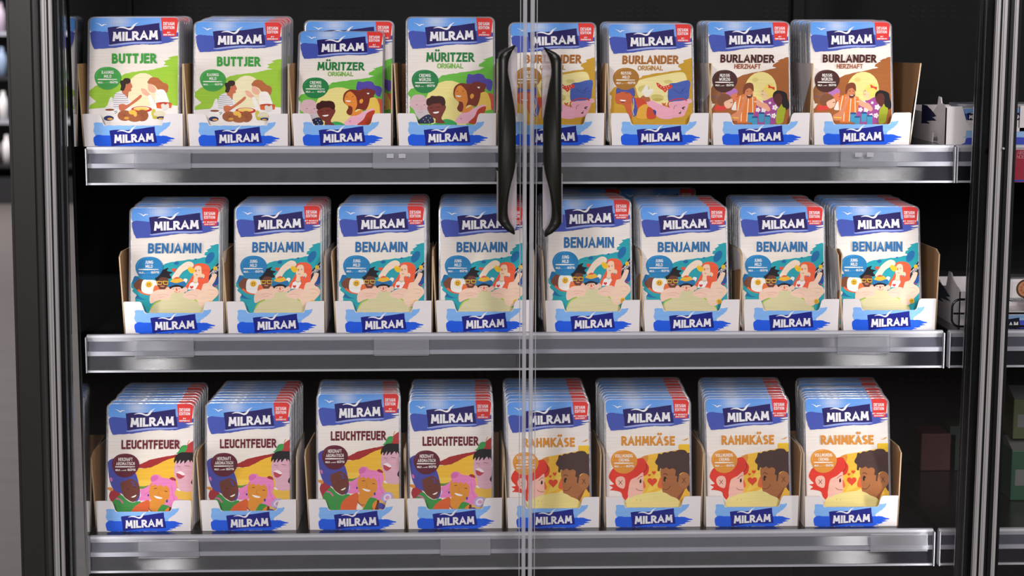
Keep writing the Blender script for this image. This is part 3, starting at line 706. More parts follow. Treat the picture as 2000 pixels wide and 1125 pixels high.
# ---- 7: couple face to face with hearts, orange
def art_couple():
    a = new_art(48, 65, 1.0, 0)
    a.poly('f2ba3c', '285,556 340,540 370,524 480,506 640,478 636,460 640,434 740,432 740,1100 285,1100'); a.poly('f0c22c', '640,434 740,432 740,520 700,500 660,470')
    a.poly('f6cc55', '370,830 490,600 490,780 380,830'); a.poly('f8dc80', '440,830 520,800 520,830'); a.S('dd8f38', '330,545 385,525 388,560 370,600 340,590')
    a.S('a96a3e', '490,650 520,625 625,640 650,690 740,640 740,800 700,800 660,830 630,890 590,905 530,860 508,830 500,790 495,720')
    a.S('8a4f2c', '655,835 690,800 640,900 600,930 560,900 610,888')
    a.S('4a3431', '448,575 465,545 475,512 500,515 520,500 550,502 575,490 610,493 640,480 690,482 712,505 735,530 740,810 705,800 722,730 700,672 665,668 642,690 636,740 622,742 625,700 610,690 614,650 590,632 560,640 540,625 510,638 490,632 482,655 466,650 468,610 452,595')
    a.ell('ad7044', 683, 732, 48, 66, 8); a.line('3a241c', '668,712 696,752', 4); a.line('3a241c', '694,710 666,754', 4)
    a.S('e2693a', '496,700 478,730 466,765 472,792 505,796 500,760'); a.S('2a1a18', '515,716 524,700 540,712 530,722 528,742 516,738'); a.line('3a241c', '512,682 530,675 548,688', 5, True); a.line('4a2418', '508,805 540,808 562,790 572,772', 4, True)
    a.S('dd3a2a', '68,700 82,660 110,630 180,620 260,570 310,552 350,550 375,585 396,622 390,665 370,690 330,700 260,735 240,790 225,860 208,895 180,870 165,830 110,815 76,812 100,790 70,770 108,762 80,730')
    a.line('5a1a1a', '372,592 378,630 352,668', 4, True)
    a.S('f4bba9', '235,760 250,725 300,700 345,665 350,700 352,790 345,830 330,850 290,880 240,880 222,850 228,800')
    a.S('e96c42', '348,732 362,755 368,785 350,795'); a.S('2a1a18', '318,735 330,720 334,745 322,755'); a.line('a02f20', '300,722 325,702 342,698', 4, True); a.line('8a3020', '288,798 305,812 345,816', 4, True)
    a.S('f4bba9', '122,745 130,712 160,698 190,705 202,735 195,790 175,798 140,780'); a.line('3a241c', '148,730 178,768', 4); a.line('3a241c', '178,730 148,768', 4)
    heart(a, 'e0482a', 422, 742, 40); heart(a, 'e0482a', 399, 688, 12); heart(a, 'e0482a', 436, 668, 17)
    a.poly('efdc8d', smooth_pts(pp('200,905 250,872 320,845 440,826 520,832 570,860 650,912 660,1100 190,1100'), 3)); a.ell('d3bd62', 295, 893, 4, 7, 20); a.ell('d3bd62', 325, 896, 4, 6, -20)
    a.S('dd9a45', '665,402 690,395 700,388 722,382 705,398 690,402')
    badge(a, 'de9238', 192, 577, 'VOLLMUNDIG', 'CREMIG', 72, 42, 2)
    header(a, ('by Moritz', 'Adam Schmitt'))
    a.text('d98e33', 'RAHMK\u00c4SE', 172, 610, 365, 443, .24)
    return a
# ------------------------------------------------------------------ the shop around the fridge
def structure(o): o['kind'] = 'structure'; return o
bm = bmesh.new(); box(bm, (-16, -6, -.05), (10, 30, 0)); structure(finish('floor', bm, 'floor_grey'))

# far side of the aisle, behind the camera, as the door glass mirrors it
def aisle_material():
    m = mat('aisle_goods', '4a3a34', .6, noise=.5, scale=1.2); nt = m.node_tree; b = nt.nodes['Principled BSDF']
    tc = nt.nodes.new('ShaderNodeTexCoord'); br = nt.nodes.new('ShaderNodeTexBrick'); mp = nt.nodes.new('ShaderNodeMapping')
    mp.inputs['Rotation'].default_value = (R(90), 0, 0); br.inputs['Scale'].default_value = 2.2
    br.inputs['Color1'].default_value = (.16, .10, .08, 1); br.inputs['Color2'].default_value = (.05, .05, .06, 1); br.inputs['Mortar'].default_value = (.01, .01, .01, 1)
    br.inputs['Mortar Size'].default_value = .06; br.inputs['Row Height'].default_value = .8
    nt.links.new(tc.outputs['Object'], mp.inputs[0]); nt.links.new(mp.outputs[0], br.inputs['Vector']); nt.links.new(br.outputs[0], b.inputs['Base Color'])
aisle_material()
bm = bmesh.new(); box(bm, (-6, -8.1, 0), (6, -8, 2.3)); structure(finish('wall_rear', bm, 'aisle_goods'))
# ------------------------------------------------------------------ fridge body
YS = 0.0                         # plane of the price rails
YD = -0.075                      # plane of the glass doors
fridge = empty('display_fridge', (0, .3, 0), 'black glass-door display fridge with dark perforated back and bright metal door frames', 'fridge')
def fpart(name, bm, m, smooth=False):
    o = finish(name, bm, m, smooth=smooth); o.parent = fridge; o.matrix_parent_inverse = Matrix.Translation((0, -.3, 0)); return o
XL = at(150, 285, YS).x   # inner face of the left side wall
XR = 1.9
bm = bmesh.new(); box(bm, (XL, .56, .2), (XR, .58, 2.05)); fpart('back_panel', bm, 'back_dark')
# perforation slots punched in rows across the back
bm = bmesh.new()
for z0 in (1.505, 1.145, .775):
    for r_ in range(3):
        for k in range(130):
            x = XL + .07 + k*.0195
            if x > XR - .05: break
            if (k // 5) % 3: continue
            box(bm, (x, .5585, z0 + r_*.0105), (x+.011, .5601, z0+.005 + r_*.0105))
o = fpart('perforation_slots', bm, 'slot_black'); o['kind'] = 'stuff'
bm = bmesh.new(); box(bm, (XL-.005, -.02, .2), (XL, .56, 2.05)); fpart('side_wall', bm, 'side_gloss')
bm = bmesh.new(); box(bm, (XL-.2, -.05, 2.05), (XR, .6, 2.1)); fpart('top_panel', bm, 'black_steel')
bm = bmesh.new(); box(bm, (XL-.2, -.05, .0), (XR, .6, .2)); fpart('base_panel', bm, 'black_steel')
# uprights carrying the shelves
for i, px in enumerate((246, 1560)):
    bm = bmesh.new(); p = at(px, 20, .54); box(bm, (p.x-.012, .535, .2), (p.x+.012, .559, 2.05), bevel=.002); fpart('shelf_upright', bm, 'back_dark')

def vbar(name, pxt, pxb, wpx, Y, depth, m, bev=.002, y0=-40, y1=1165):
    """upright profile of the door frame between two points seen at the top and bottom edge of the photo"""
    a = at(pxt + (pxb-pxt)*(y0/1125), y0, Y); b = at(pxt + (pxb-pxt)*(y1/1125), y1, Y)
    d = (a - b); a = a + d*.42; b = b - d*.38
    bm = bmesh.new(); bar(bm, b, a, wpx*.00086, depth)
    if bev: bmesh.ops.bevel(bm, geom=bm.edges[:], offset=min(bev, wpx*.00086*.3), segments=3, affect='EDGES')
    return fpart(name, bm, m)
# left end of the fridge
vbar('end_post', 46, 76, 53, -.10, .06, 'post_brown', .006)
vbar('post_return', 76, 103, 12, -.075, .05, 'seal_black')
vbar('frame_strip', 85, 113, 11, -.09, .014, 'chrome', .003)
vbar('frame_seal', 93, 120, 4, -.086, .01, 'seal_black', 0)
vbar('frame_strip', 98, 125, 6, -.09, .012, 'chrome', .002)
vbar('frame_seal', 107, 133, 12, -.07, .02, 'seal_black')
vbar('frame_strip', 113.5, 140, 2.4, -.078, .008, 'gasket_plastic', 0)
vbar('frame_seal', 118, 143, 7, -.06, .02, 'seal_black', 0)
vbar('frame_strip', 124, 148, 4, -.06, .008, 'gasket_plastic', .001)
# mullion on the right
vbar('frame_seal', 1919, 1870, 16, -.055, .01, 'dark_gasket', .003)
vbar('frame_seal', 1934, 1885, 20, -.05, .02, 'seal_black')
vbar('frame_strip', 1927, 1878, 2.0, -.068, .006, 'gasket_plastic', 0)
vbar('frame_strip', 1950, 1901, 8, -.09, .014, 'chrome', .003)
vbar('frame_seal', 1956.5, 1907.5, 5, -.083, .014, 'seal_black', 0)
vbar('frame_strip', 1963, 1914, 9, -.088, .014, 'chrome', .003)
vbar('mullion_post', 1974, 1925, 16, -.08, .03, 'black_gloss', .004)
vbar('frame_strip', 1985, 1936.5, 8, -.088, .014, 'chrome', .003)
vbar('frame_seal', 1991.5, 1943.5, 5, -.08, .014, 'seal_black', 0)
# hinge screw heads on the mullion
def screw(px, py, Y, r, m='chrome'):
    p = at(px, py, Y); bm = bmesh.new()
    bmesh.ops.create_cone(bm, cap_ends=True, segments=16, radius1=r, radius2=r*.8, depth=.003, matrix=Matrix.Translation(p) @ Matrix.Rotation(R(90), 4, 'X'))
    return fpart('screw_head', bm, m, )
screw(1931, 294, -.068, .0055, 'wire_chrome'); screw(1960, 290, -.1, .002)

# vertical lamps hidden behind the door frames at both sides
for px, sgn in ((128, 1), (1893, -1)):
    p = at(px, 560, -.035)
    bm = bmesh.new(); box(bm, (p.x-.004, -.052, .45), (p.x+.004, -.046, 1.95))
    fpart('lamp_strip', bm, 'black_steel')
    l = area('led_strip_light', (p.x + sgn*.008, -.045, 1.15), (R(90), 0, R(-62*sgn)), .012, 1.6, (.5 if sgn > 0 else .7), (1, .97, .96)); l.data.spread = R(70)

# ------------------------------------------------------------------ shelves with price rails
ROWY = (285.5, 651.0, 1040.0)
RAILS = [((170, 287), (1862, 283.5)), ((170, 655), (1841, 645)), ((176, 1047), (1822, 1033))]
def shelf(row, x0, x1, z, label, ends=(True, True)):
    s = empty('refrigerator_shelf', (x0, YS, z - .06), label, 'shelf', 'shelves of the fridge')
    def sp(name, bm, m):
        o = finish(name, bm, m); o.parent = s; o.matrix_parent_inverse = Matrix.Translation((-x0, -YS, -(z-.06))); return o
    bm = bmesh.new(); box(bm, (x0+.004, YS+.002, z-.030), (x1-.004, .5, z-.0015), bevel=.001); sp('deck', bm, 'deck_black')
    # rail: rounded top lip, reclined upper band, ridge, lower band, bottom lip
    def strip(name, prof, m):
        bm = bmesh.new(); prism(bm, prof, x0, x1, axis='x'); return sp(name, bm, m)
    strip('price_rail', [(-.004, z), (.002, z+.001), (.004, z-.002), (.006, z-.062), (.006, z-.062), (.004, z-.012), (-.002, z-.011), (-.005, z-.004)], 'rail_white')
    strip('rail_band', [(-.001, z-.011), (.004, z-.011), (.004, z-.029), (-.005, z-.029)], 'rail_upper')
    strip('rail_ridge', [(-.0078, z-.0275), (.003, z-.0265), (.003, z-.0345), (-.0072, z-.0350)], 'rail_light')
    strip('rail_insert', [(-.0040, z-.0350), (.004, z-.0350), (.004, z-.060), (-.0065, z-.060)], 'rail_dark')
    strip('rail_lip', [(-.0100, z-.0595), (.004, z-.0595), (.006, z-.063), (-.0100, z-.063)], 'rail_white')
    for e, xx in zip(ends, (x0, x1)):
        if e:
            bm = bmesh.new(); box(bm, (xx-.0008, -.0146, z-.063), (xx+.0008, .004, z-.002)); sp('rail_end', bm, 'rail_white')
    return s, sp
names = ('top', 'middle', 'bottom')
HOLD = [[(262, 372), (728, 838), (1642, 1752)], [(262, 378), (730, 838), (1636, 1738)], [(270, 388), (1700, 1812), (860, 958)]]
Z = []; SP = []
for r_, (a, b) in enumerate(RAILS):
    A = at(*a, YS); B = at(*b, YS); z = (A.z + B.z)/2; Z.append(z)
    s, sp = shelf(r_, A.x, B.x, z, f'black {names[r_]} shelf with grey price rail carrying the packet cartons'.replace('black', 'long black'))
    SP.append((s, sp))
    for (p0, p1) in HOLD[r_]:
        x0 = at(p0, a[1], -.012).x; x1 = at(p1, a[1], -.012).x
        bm = bmesh.new(); box(bm, (x0, -.0135, z-.0365), (x1, -.0118, z-.005), bevel=.0006)
        o = sp('label_holder', bm, 'label_holder_plastic')
        if r_ == 0 and p0 > 600:
            for k_ in (-1, 1):
                bm = bmesh.new(); xm = (x0+x1)/2 + k_*.010 - .008; box(bm, (xm-.006, -.0150, z-.019), (xm+.006, -.0136, z-.0115), bevel=.0005); sp('clip', bm, 'rail_white')
    # next bay to the right, running on behind the mullion
    gap = (5, 11, 11)[r_]
    C = at(b[0]+gap, b[1], YS)
    shelf(r_, C.x, XR - .01, z, f'short black {names[r_]} shelf at the right edge beyond the gap', (True, False))

# ------------------------------------------------------------------ cartons
CW, CH, CS, CD = .1665, .0550, .1385, .168
def bent(bm, quad, th, mi_out, mi_in, mi_edge):
    """thin board from a list of 3D points; th is a thickness vector from the inner to the outer face"""
    n = len(quad); A = [bm.verts.new(Vector(p)) for p in quad]; B = [bm.verts.new(Vector(p)+th) for p in quad]
    bm.faces.new(A).material_index = mi_in; bm.faces.new(list(reversed(B))).material_index = mi_out
    for i in range(n):
        bm.faces.new((A[i], B[i], B[(i+1) % n], A[(i+1) % n])).material_index = mi_edge
def front_outline(flip=1):
    q = pp('20,1093 20,832 26,825 150,825 164,835 176,868 186,903 193,915 205,922 642,922 655,915 662,900 670,865 679,838 694,826 818,825 829,829 832,838 832,1093')
    return [((x-426)*.000205, (1093-y)*.000205) for x, y in q]
CARD = ['card_white', 'card_brown', 'card_edge']
def card_front(flip=1):
    bm = bmesh.new(); prism(bm, front_outline(), 0, .0016, mi=0, side=2, back=1); return bm
def side_board(s, off, off_b, chamf=0.0, chop=0.0):
    """side wall; off and off_b say how far its top leans outwards at the front and at the rear"""
    bm = bmesh.new(); x = s*CW/2; t = Vector((-s*.0022, 0, 0))
    zc = CH*.95; fl = lambda z, o: x + s*o*max(0, (z-chop))/CS
    pts = [(x, .0, 0), (fl(zc, off), .0, zc), (fl(CS-chamf, off), .0, CS-chamf)]
    if chamf: pts.append((fl(CS, off), .022, CS))
    pts += [(fl(CS, off_b), CD, CS*.985), (x, CD, 0)]
    A = [Vector(p) for p in pts]; B = [p + t for p in A]
    va = [bm.verts.new(p) for p in A]; vb = [bm.verts.new(p) for p in B]
    n = len(va)
    for k in range(1, n-1):
        bm.faces.new((va[0], va[k], va[k+1])).material_index = 0
        bm.faces.new((vb[0], vb[k+1], vb[k])).material_index = 1
    for i in range(n): bm.faces.new((va[i], vb[i], vb[(i+1) % n], va[(i+1) % n])).material_index = 2
    bmesh.ops.recalc_face_normals(bm, faces=bm.faces[:])
    return bm
def back_board():
    bm = bmesh.new(); box(bm, (-CW/2+.003, CD-.0022, 0), (CW/2-.003, CD, CS*.97), mi=1)
    for f in bm.faces:
        if f.calc_center_median().y > CD-.0005: f.material_index = 0
    return bm
def base_board():
    bm = bmesh.new(); box(bm, (-CW/2+.003, .002, .0003), (CW/2-.003, CD-.002, .0022), mi=1); return bm
def flap(s):
    bm = bmesh.new()                      # glued corner flap folded behind the front
    if 1:
        x0, x1 = sorted((s*(CW/2-.0025), s*(CW/2-.022))); box(bm, (x0, .0018, .001), (x1, .0033, CH*.93), mi=1)
    return bm
art_c = Art(20, 825, 1.0, 0)
art_c.brush('86b8f4', '108,902 125,895 178,898 190,922 655,922 668,898 728,894 715,925 690,950 645,978 620,1012 120,1015 104,960 112,925', 3, 13)
art_c.brush('245fe4', '106,1015 130,998 230,1002 400,1004 600,1004 690,1006 760,1030 700,1040 745,1048 690,1058 700,1068 640,1075 670,1082 600,1093 150,1093 112,1085 103,1050', 2.5, 13)
wordmark(art_c, 233, 930, .915, '1d2383')
print_mesh = None
def carton_print():
    global print_mesh
    me = art_c.mesh('printed_band', lambda u: (u+20-426)*.000205, lambda v: (1093-825-v)*.000205, y=-.00012)
    return me
me_cprint = carton_print()
proto_c = {}
def make_carton(x, y, z, label, group, chamf, fl, fr, big=False, sx=1.0):
    c = empty('display_carton', (x, y, z), label, 'carton', group); c.scale = (sx, 1, 1)
    def part(key, name, fn):
        if key not in proto_c:
            bm = fn(); me = bpy.data.meshes.new(name); bm.normal_update(); bm.to_mesh(me); bm.free()
            for m in CARD: me.materials.append(MATS[m])
            proto_c[key] = me
        o = bpy.data.objects.new(name, proto_c[key]); col.objects.link(o); o.parent = c; return o
    part('front', 'front_panel', card_front)
    o = bpy.data.objects.new('printed_band', me_cprint); col.objects.link(o); o.parent = c
    part(('l', id(c), label), 'side_panel', lambda: side_board(-1, fl[0], fl[1], chamf))
    part(('r', id(c), label), 'side_panel', lambda: side_board(1, fr[0], fr[1], chamf, .03 if big else 0))
    part('back', 'back_wall', back_board); part('base', 'bottom_panel', base_board); part('fl', 'corner_flap', lambda: flap(-1)); part('fr', 'corner_flap', lambda: flap(1))
    return c

# ------------------------------------------------------------------ packets
def tray_mesh():
    """thermoformed clear tray: rounded flange in front, tub behind"""
    bm = bmesh.new(); W, H = PACK_W, PACK_H
    def loop(ins, y, r, ib=None):
        return [bm.verts.new((p[0], y, p[1])) for p in rrect(-W/2+ins, ins, W/2-ins, H-ins, r, 4)]
    L = [loop(.0052, .0003, .007), loop(.0012, -.0004, .009), loop(0, .0002, .010), loop(.0003, .0014, .010), loop(.0055, .0016, .008), loop(.0075, .0115, .012), loop(.013, .0130, .012)]
    n = len(L[0])
    for k, (a, b) in enumerate(zip(L, L[1:])):
        for i in range(n):
            f = bm.faces.new((a[i], a[(i+1) % n], b[(i+1) % n], b[i])); f.smooth = True; f.material_index = int(k < 3)
    bm.faces.new(L[-1])
    bmesh.ops.recalc_face_normals(bm, faces=bm.faces[:])
    me = bpy.data.meshes.new('tray'); bm.to_mesh(me); bm.free(); me.materials.append(MATS['packet_plastic']); me.materials.append(MATS['packet_rim']); return me
def cheese_mesh():
    bm = bmesh.new(); W, H = PACK_W, PACK_H
    for k in range(4):
        o = .0006*(k % 2)
        box(bm, (-W/2+.012+o, .0022+k*.0022, .014), (W/2-.012-o, .0042+k*.0022, H-.016-.001*k), bevel=.0004)
    me = bpy.data.meshes.new('cheese_slices'); bm.to_mesh(me); bm.free(); me.materials.append(MATS['cheese_yellow']); return me
me_tray, me_cheese = tray_mesh(), cheese_mesh()
ARTS = {}
for k, fn in (('picnic', art_picnic), ('faces', art_faces), ('hat', art_hat), ('party', art_party), ('crowd', art_crowd), ('laugh', art_laugh), ('couple', art_couple)):
    ARTS[k] = fn().mesh('label_film', lambda u: (u-340)*UM, lambda v: PACK_H-.0028-v*UM, y=-.0006)
DESC = {'picnic': 'light green', 'faces': 'dark green', 'hat': 'ochre', 'party': 'brown', 'crowd': 'turquoise', 'laugh': 'wine-red', 'couple': 'orange'}
FRONTD = {'picnic': 'light green packet with two friends dining', 'faces': 'green packet with four laughing faces', 'hat': 'ochre packet with blue-hatted figure',
          'party': 'brown packet with friends at a party', 'crowd': 'turquoise packet with a crowd of friends', 'laugh': 'wine-red packet with pink-haired friend', 'couple': 'orange packet with couple and hearts'}
def packet(kind, loc, roll, tilt, sx, sz, label, group):
    r = empty('cheese_packet', loc, label, 'packet', group)
    r.rotation_euler = Euler((-tilt, roll, 0), 'XYZ'); r.scale = (sx, 1, sz)
    for n, me in (('tray', me_tray), ('cheese_slices', me_cheese), ('label_film', ARTS[kind])):
        o = bpy.data.objects.new(n, me); col.objects.link(o); o.parent = r
    return r
ORD = ('front', 'second', 'third', 'fourth', 'fifth', 'sixth', 'seventh', 'eighth', 'ninth', 'tenth')
POS = ('first', 'second', 'third', 'fourth', 'fifth', 'sixth', 'seventh', 'eighth')
# per stack: front left x, right x, top y, roll; rear left x, right x, top y; count; front tilt; carton left, right; print
ROWS = [
 dict(kinds=('picnic', 'picnic', 'faces', 'faces', 'hat', 'hat', 'party', 'party'), cy=(286, 286, 285, 284, 284, 284, 283.5, 283), chamf=0.0, st=[
  (170, 354, 32, -1.5, 197, 379, 31, 7, 0, 163, 360), (378, 555, 41, -1, 405, 573, 31, 6, 5, 368, 565), (583, 753, 60, -1.3, 593.5, 770, 40, 5, 28, 572, 766), (792, 967, 32, 0, 795, 966, 34, 2, 0, 777, 971),
  (993, 1165, 43, .5, 992, 1163, 45, 2, 0, 985, 1182), (1184, 1354, 45, 4.0, 1171, 1335, 42, 5, 0, 1193, 1385), (1379, 1542, 41, 2.4, 1360, 1522, 40, 7, 0, 1391, 1582), (1578, 1741, 41, 4.2, 1543, 1708, 38, 8, 0, 1588, 1778)]),
 dict(kinds=('crowd',)*8, cy=(651, 650.5, 649.5, 648, 648, 647, 646, 645), chamf=.007, st=[
  (252, 433, 403, -1.2, 275, 447, 384, 6, 0, 243, 439), (457, 630, 400, -1.2, 478, 647, 383, 7, 0, 444, 636), (658, 833, 400, 0, 680, 838, 379, 7, 0, 655, 845), (856, 1026, 401, 0, 860, 1028, 378, 7, 0, 852, 1042),
  (1066, 1234, 388, 1.2, 1050, 1209, 376, 6, 0, 1065, 1251), (1247, 1421, 401, 3.4, 1235, 1395, 381, 6, 0, 1257, 1445), (1441, 1611, 401, 3.2, 1420, 1573, 380, 8, 0, 1452, 1639), (1628, 1796, 401, 4.8, 1593, 1744, 380, 8, 0, 1645, 1828)]),
 dict(kinds=('laugh',)*4 + ('couple',)*4, cy=(1037, 1034, 1032, 1031, 1030, 1029, 1028, 1028), chamf=.007, st=[
  (208, 383, 786, -3, 247, 407, 747, 9, 0, 188, 375), (400, 570, 784, -.8, 440, 588, 743, 9, 0, 393, 581), (617, 783, 767, -.6, 624, 779, 741, 9, 0, 603, 792), (796, 964, 779, 0, 803, 960, 740, 9, 0, 796, 982.5),
  (987, 1153, 782, 1.6, 981, 1138, 738, 9, 0, 990, 1172), (1179, 1350, 778, 1.5, 1162, 1330, 737, 9, 0, 1182, 1370), (1374, 1542, 776, 1.6, 1363, 1523, 737, 9, 0, 1377, 1560), (1568, 1737, 776, 2, 1553, 1711, 737, 9, 0, 1570, 1754)]),
]
PITCHY = .0145
TILT = 13.0
prng = random.Random(3)
for ri, row in enumerate(ROWS):
    z0 = Z[ri] - .0013
    for si, (fl, fr_, ty, roll, bl, br, by, n, tilt, c0, c1) in enumerate(row['st']):
        kind = row['kinds'][si]
        # carton stands on the shelf deck; its depth follows from where its foot shows
        Yc = .012
        # foot height is the deck height: solve the depth at which the ray meets the deck
        d = CM @ Vector((((c0+c1)/2 - 1000)/F, -(row['cy'][si] - 562.5)/F, -1.0)); t = (z0 - CAM.z)/d.z
        Yc = min(.032, max(.013, (CAM + d*t).y))
        x = at((c0+c1)/2, row['cy'][si], Yc).x
        sxc = (at(c1, row['cy'][si], Yc).x - at(c0, row['cy'][si], Yc).x)/CW
        big = (ri == 0 and si == 7)
        tint = f'{DESC[kind]} packets'
        scx = min(1.03, max(.97, sxc)); hw = CW*scx/2
        def lean(pl, pr, py, Yq):
            """how far the walls must lean outwards to clear a packet whose top corners show at pl and pr"""
            Yt_ = Yq + PACK_H*math.sin(R(TILT))
            return (x - hw) - at(pl, py, Yt_).x + .0032, at(pr, py, Yt_).x - (x + hw) + .0032
        l0, r0 = lean(fl, fr_, ty, Yc+.0075); l1, r1 = lean(bl, br, by, Yc+.0075+(n-1)*PITCHY)
        base_l, base_r = (.006, .002) if si < 5 else (.004, .003)
        LW = (max(base_l, l0)/scx, max(.001, l1)/scx); RW = (max(base_r, r0)/scx, max(.001, r1)/scx)
        if big: RW = (.019, .010)
        make_carton(x, Yc, z0, f'white carton of {tint}, {POS[si]} from the left on the {names[ri]} shelf', 'display cartons on the shelves', row['chamf'], LW, RW, big, scx)
        Yf = Yc + .0062
        # rows of packets from front to rear
        ncol = [(fl, fr_, ty), (bl, br, by)]
        for k in range(n):
            f = k/max(1, n-1); Yk = Yf + k*PITCHY
            if tilt > 10 and k: Yk = Yf + .062 + (k-1)*PITCHY; f = 1
            L = fl + (bl-fl)*f; Rr = fr_ + (br-fr_)*f; T_ = ty + (by-ty)*f
            if k and k < n-1: T_ += prng.uniform(-1.2, 1.2); L += (dd := prng.uniform(-1.2, 1.2)); Rr += dd
            ro = R(prng.uniform(-.35, .35)); ti = R(tilt if (k == 0 and tilt > 10) else TILT)
            zb = z0 + .0028
            Yt = Yk + math.sin(ti)*PACK_H
            a = at(L, T_, Yt); b = at(Rr, T_, Yt)
            sx = min(1.05, max(.97, (b.x-a.x)/PACK_W)); top = Vector(((a.x+b.x)/2, 0, (a.z+b.z)/2))
            sz = min(1.04, max(.955, (top.z - zb)/PACK_H/math.cos(ti)))
            zb = max(zb, top.z - PACK_H*sz*math.cos(ti))
            bx = top.x - math.sin(ro)*PACK_H*sz; Yb = Yk
            if k == 0:
                lab = f'{FRONTD[kind]}, front of {POS[si]} carton, {names[ri]} shelf'
            else:
                lab = f'{DESC[kind]} packet {ORD[k]} from the front, {POS[si]} carton of {names[ri]} shelf'
            packet(kind, (bx, Yb, zb), ro, ti, sx, sz, lab, f'cheese packets in the {names[ri]} shelf cartons')

# two more packets standing far back behind the fifth and sixth cartons of the middle shelf
for (L, Rr, T_, Yk, lab) in ((1062, 1214, 366, .215, 'dim turquoise packet standing far back behind the fifth carton, middle shelf'), (1206, 1360, 366, .26, 'dim turquoise packet standing far back between fifth and sixth cartons, middle shelf')):
    a = at(L, T_, Yk); b = at(Rr, T_, Yk); zb = Z[1] - .0015
    packet('crowd', ((a.x+b.x)/2, Yk, zb), 0, 0, min(1.03, (b.x-a.x)/PACK_W), min(1.08, (a.z-zb)/PACK_H), lab, 'cheese packets at the back of the middle shelf')
# ------------------------------------------------------------------ glass doors with handles
def door(px0t, px0b, px1t, px1b, label, side, cat='door'):
    a0 = at(px0t, 0, YD); a1 = at(px0b, 1125, YD); b0 = at(px1t, 0, YD); b1 = at(px1b, 1125, YD)
    ext = lambda t, b, s: (t + (t-b)*.5) if s > 0 else (b - (t-b)*.4)
    A0, A1, B0, B1 = ext(a0, a1, 1), ext(a0, a1, -1), ext(b0, b1, 1), ext(b0, b1, -1)
    d = empty('glass_door', A1, label, cat)
    def dp(name, bm, m, smooth=False):
        o = finish(name, bm, m, d, smooth); o.matrix_parent_inverse = Matrix.Translation(-A1); return o
    bm = bmesh.new(); t = .006
    v = [bm.verts.new((p.x, YD+y, p.z)) for y in (0, t) for p in (A1, B1, B0, A0)]
    for f in ((0,1,2,3),(7,6,5,4),(0,4,5,1),(1,5,6,2),(2,6,7,3),(3,7,4,0)): bm.faces.new([v[i] for i in f])
    dp('glass_pane', bm, 'door_glass')
    return d, dp
def ebar(dp, name, pxt, pxb, wpx, Y, depth, m):
    a = at(pxt, -40, Y); b = at(pxb, 1165, Y); q = a-b; a = a+q*.42; b = b-q*.38
    bm = bmesh.new(); bar(bm, b, a, wpx*.00086, depth)
    bmesh.ops.bevel(bm, geom=bm.edges[:], offset=wpx*.00086*.25, segments=2, affect='EDGES')
    return dp(name, bm, m)
def handle(dp, mirror, ox=0, oy=0):
    # outline traced in the photo, in pixels, for the left handle; the right one is its mirror image
    body = pp('1008,87 1000,90 985,97 976,104 973,110 972.5,300 972.5,432 976,438 990,450 1005,458 1004,448 996,436 991.5,420 991,402 993,380 999,352 1005,330 1007,310 1007.5,260 1007,222 1002,190 996,164 991.5,140 992,122 998,104')
    body = pp('1008,87 999,91 985,98 977,104 973.5,111') + pp('973,430 978,438 990,449 1006,458') + smooth_pts(pp('1004,446 996,434 991.5,418 991.5,395 996,365 1003,338 1006.5,315 1007,260 1006,222 1001,190 995.5,160 991.5,138 993,118 1000,100'), 4, False)
    plate = pp('1008,92 1000,100 993,118 991.5,138 995.5,160 1001,190 1006,222 1010,230 1010,92')
    plate2 = pp('1006,318 1003,338 996,365 991.5,395 991.5,418 996,434 1005,450 1009,440 1009,318')
    ex1 = pp('970.5,116 977,113 977,214 970.5,214'); ex2 = pp('970,336 977,336 977,432 970,430')
    tx = (lambda x: x+ox) if not mirror else (lambda x: 2*1034.3-x+ox)
    def W(pts, Y): return [((q := at(tx(x), y+oy, Y)).x, q.z) for x, y in pts]
    bm = bmesh.new(); prism(bm, W(body, -.105), -.122, -.082)
    bmesh.ops.bevel(bm, geom=[e for e in bm.edges if e.calc_face_angle(0) > .9], offset=.0018, segments=3, affect='EDGES')
    h = dp('handle', bm, 'handle_black', True)
    me = h.data
    for pts in (plate, plate2, ex1, ex2):
        bm = bmesh.new(); prism(bm, W(pts, -.1), -.104, -.0765)
        o = finish('clear_shield', bm, 'clear_handle_plastic', h)
    bm = bmesh.new()
    for y in (125, 420):
        q = at(tx(983), y+oy, -.08); box(bm, (q.x-.007, -.083, q.z-.012), (q.x+.007, -.0745, q.z+.012), bevel=.002)
    finish('mounting_block', bm, 'black_steel', h)
    return h
dl, dpl = door(104, 131, 1027, 1025, 'left glass fridge door with black curved handle at its right edge', -1)
ebar(dpl, 'edge_profile', 1025.7, 1022, 7.5, YD-.002, .012, 'glass_edge')
ebar(dpl, 'seal_lip', 1017, 1013.5, 1.6, YD-.002, .006, 'glass_edge')
handle(dpl, False)
dr, dpr = door(1036, 1032, 1950, 1900, 'right glass fridge door with black curved handle at its left edge', 1)
ebar(dpr, 'edge_profile', 1040.5, 1034.5, 8, YD-.002, .012, 'glass_edge')
ebar(dpr, 'seal_lip', 1049.5, 1043, 1.6, YD-.002, .006, 'glass_edge')
handle(dpr, True, 0, 4)
dn, dpn = door(1993, 1946, 2300, 2250, 'glass door of the next bay cut off at the right edge', 1)

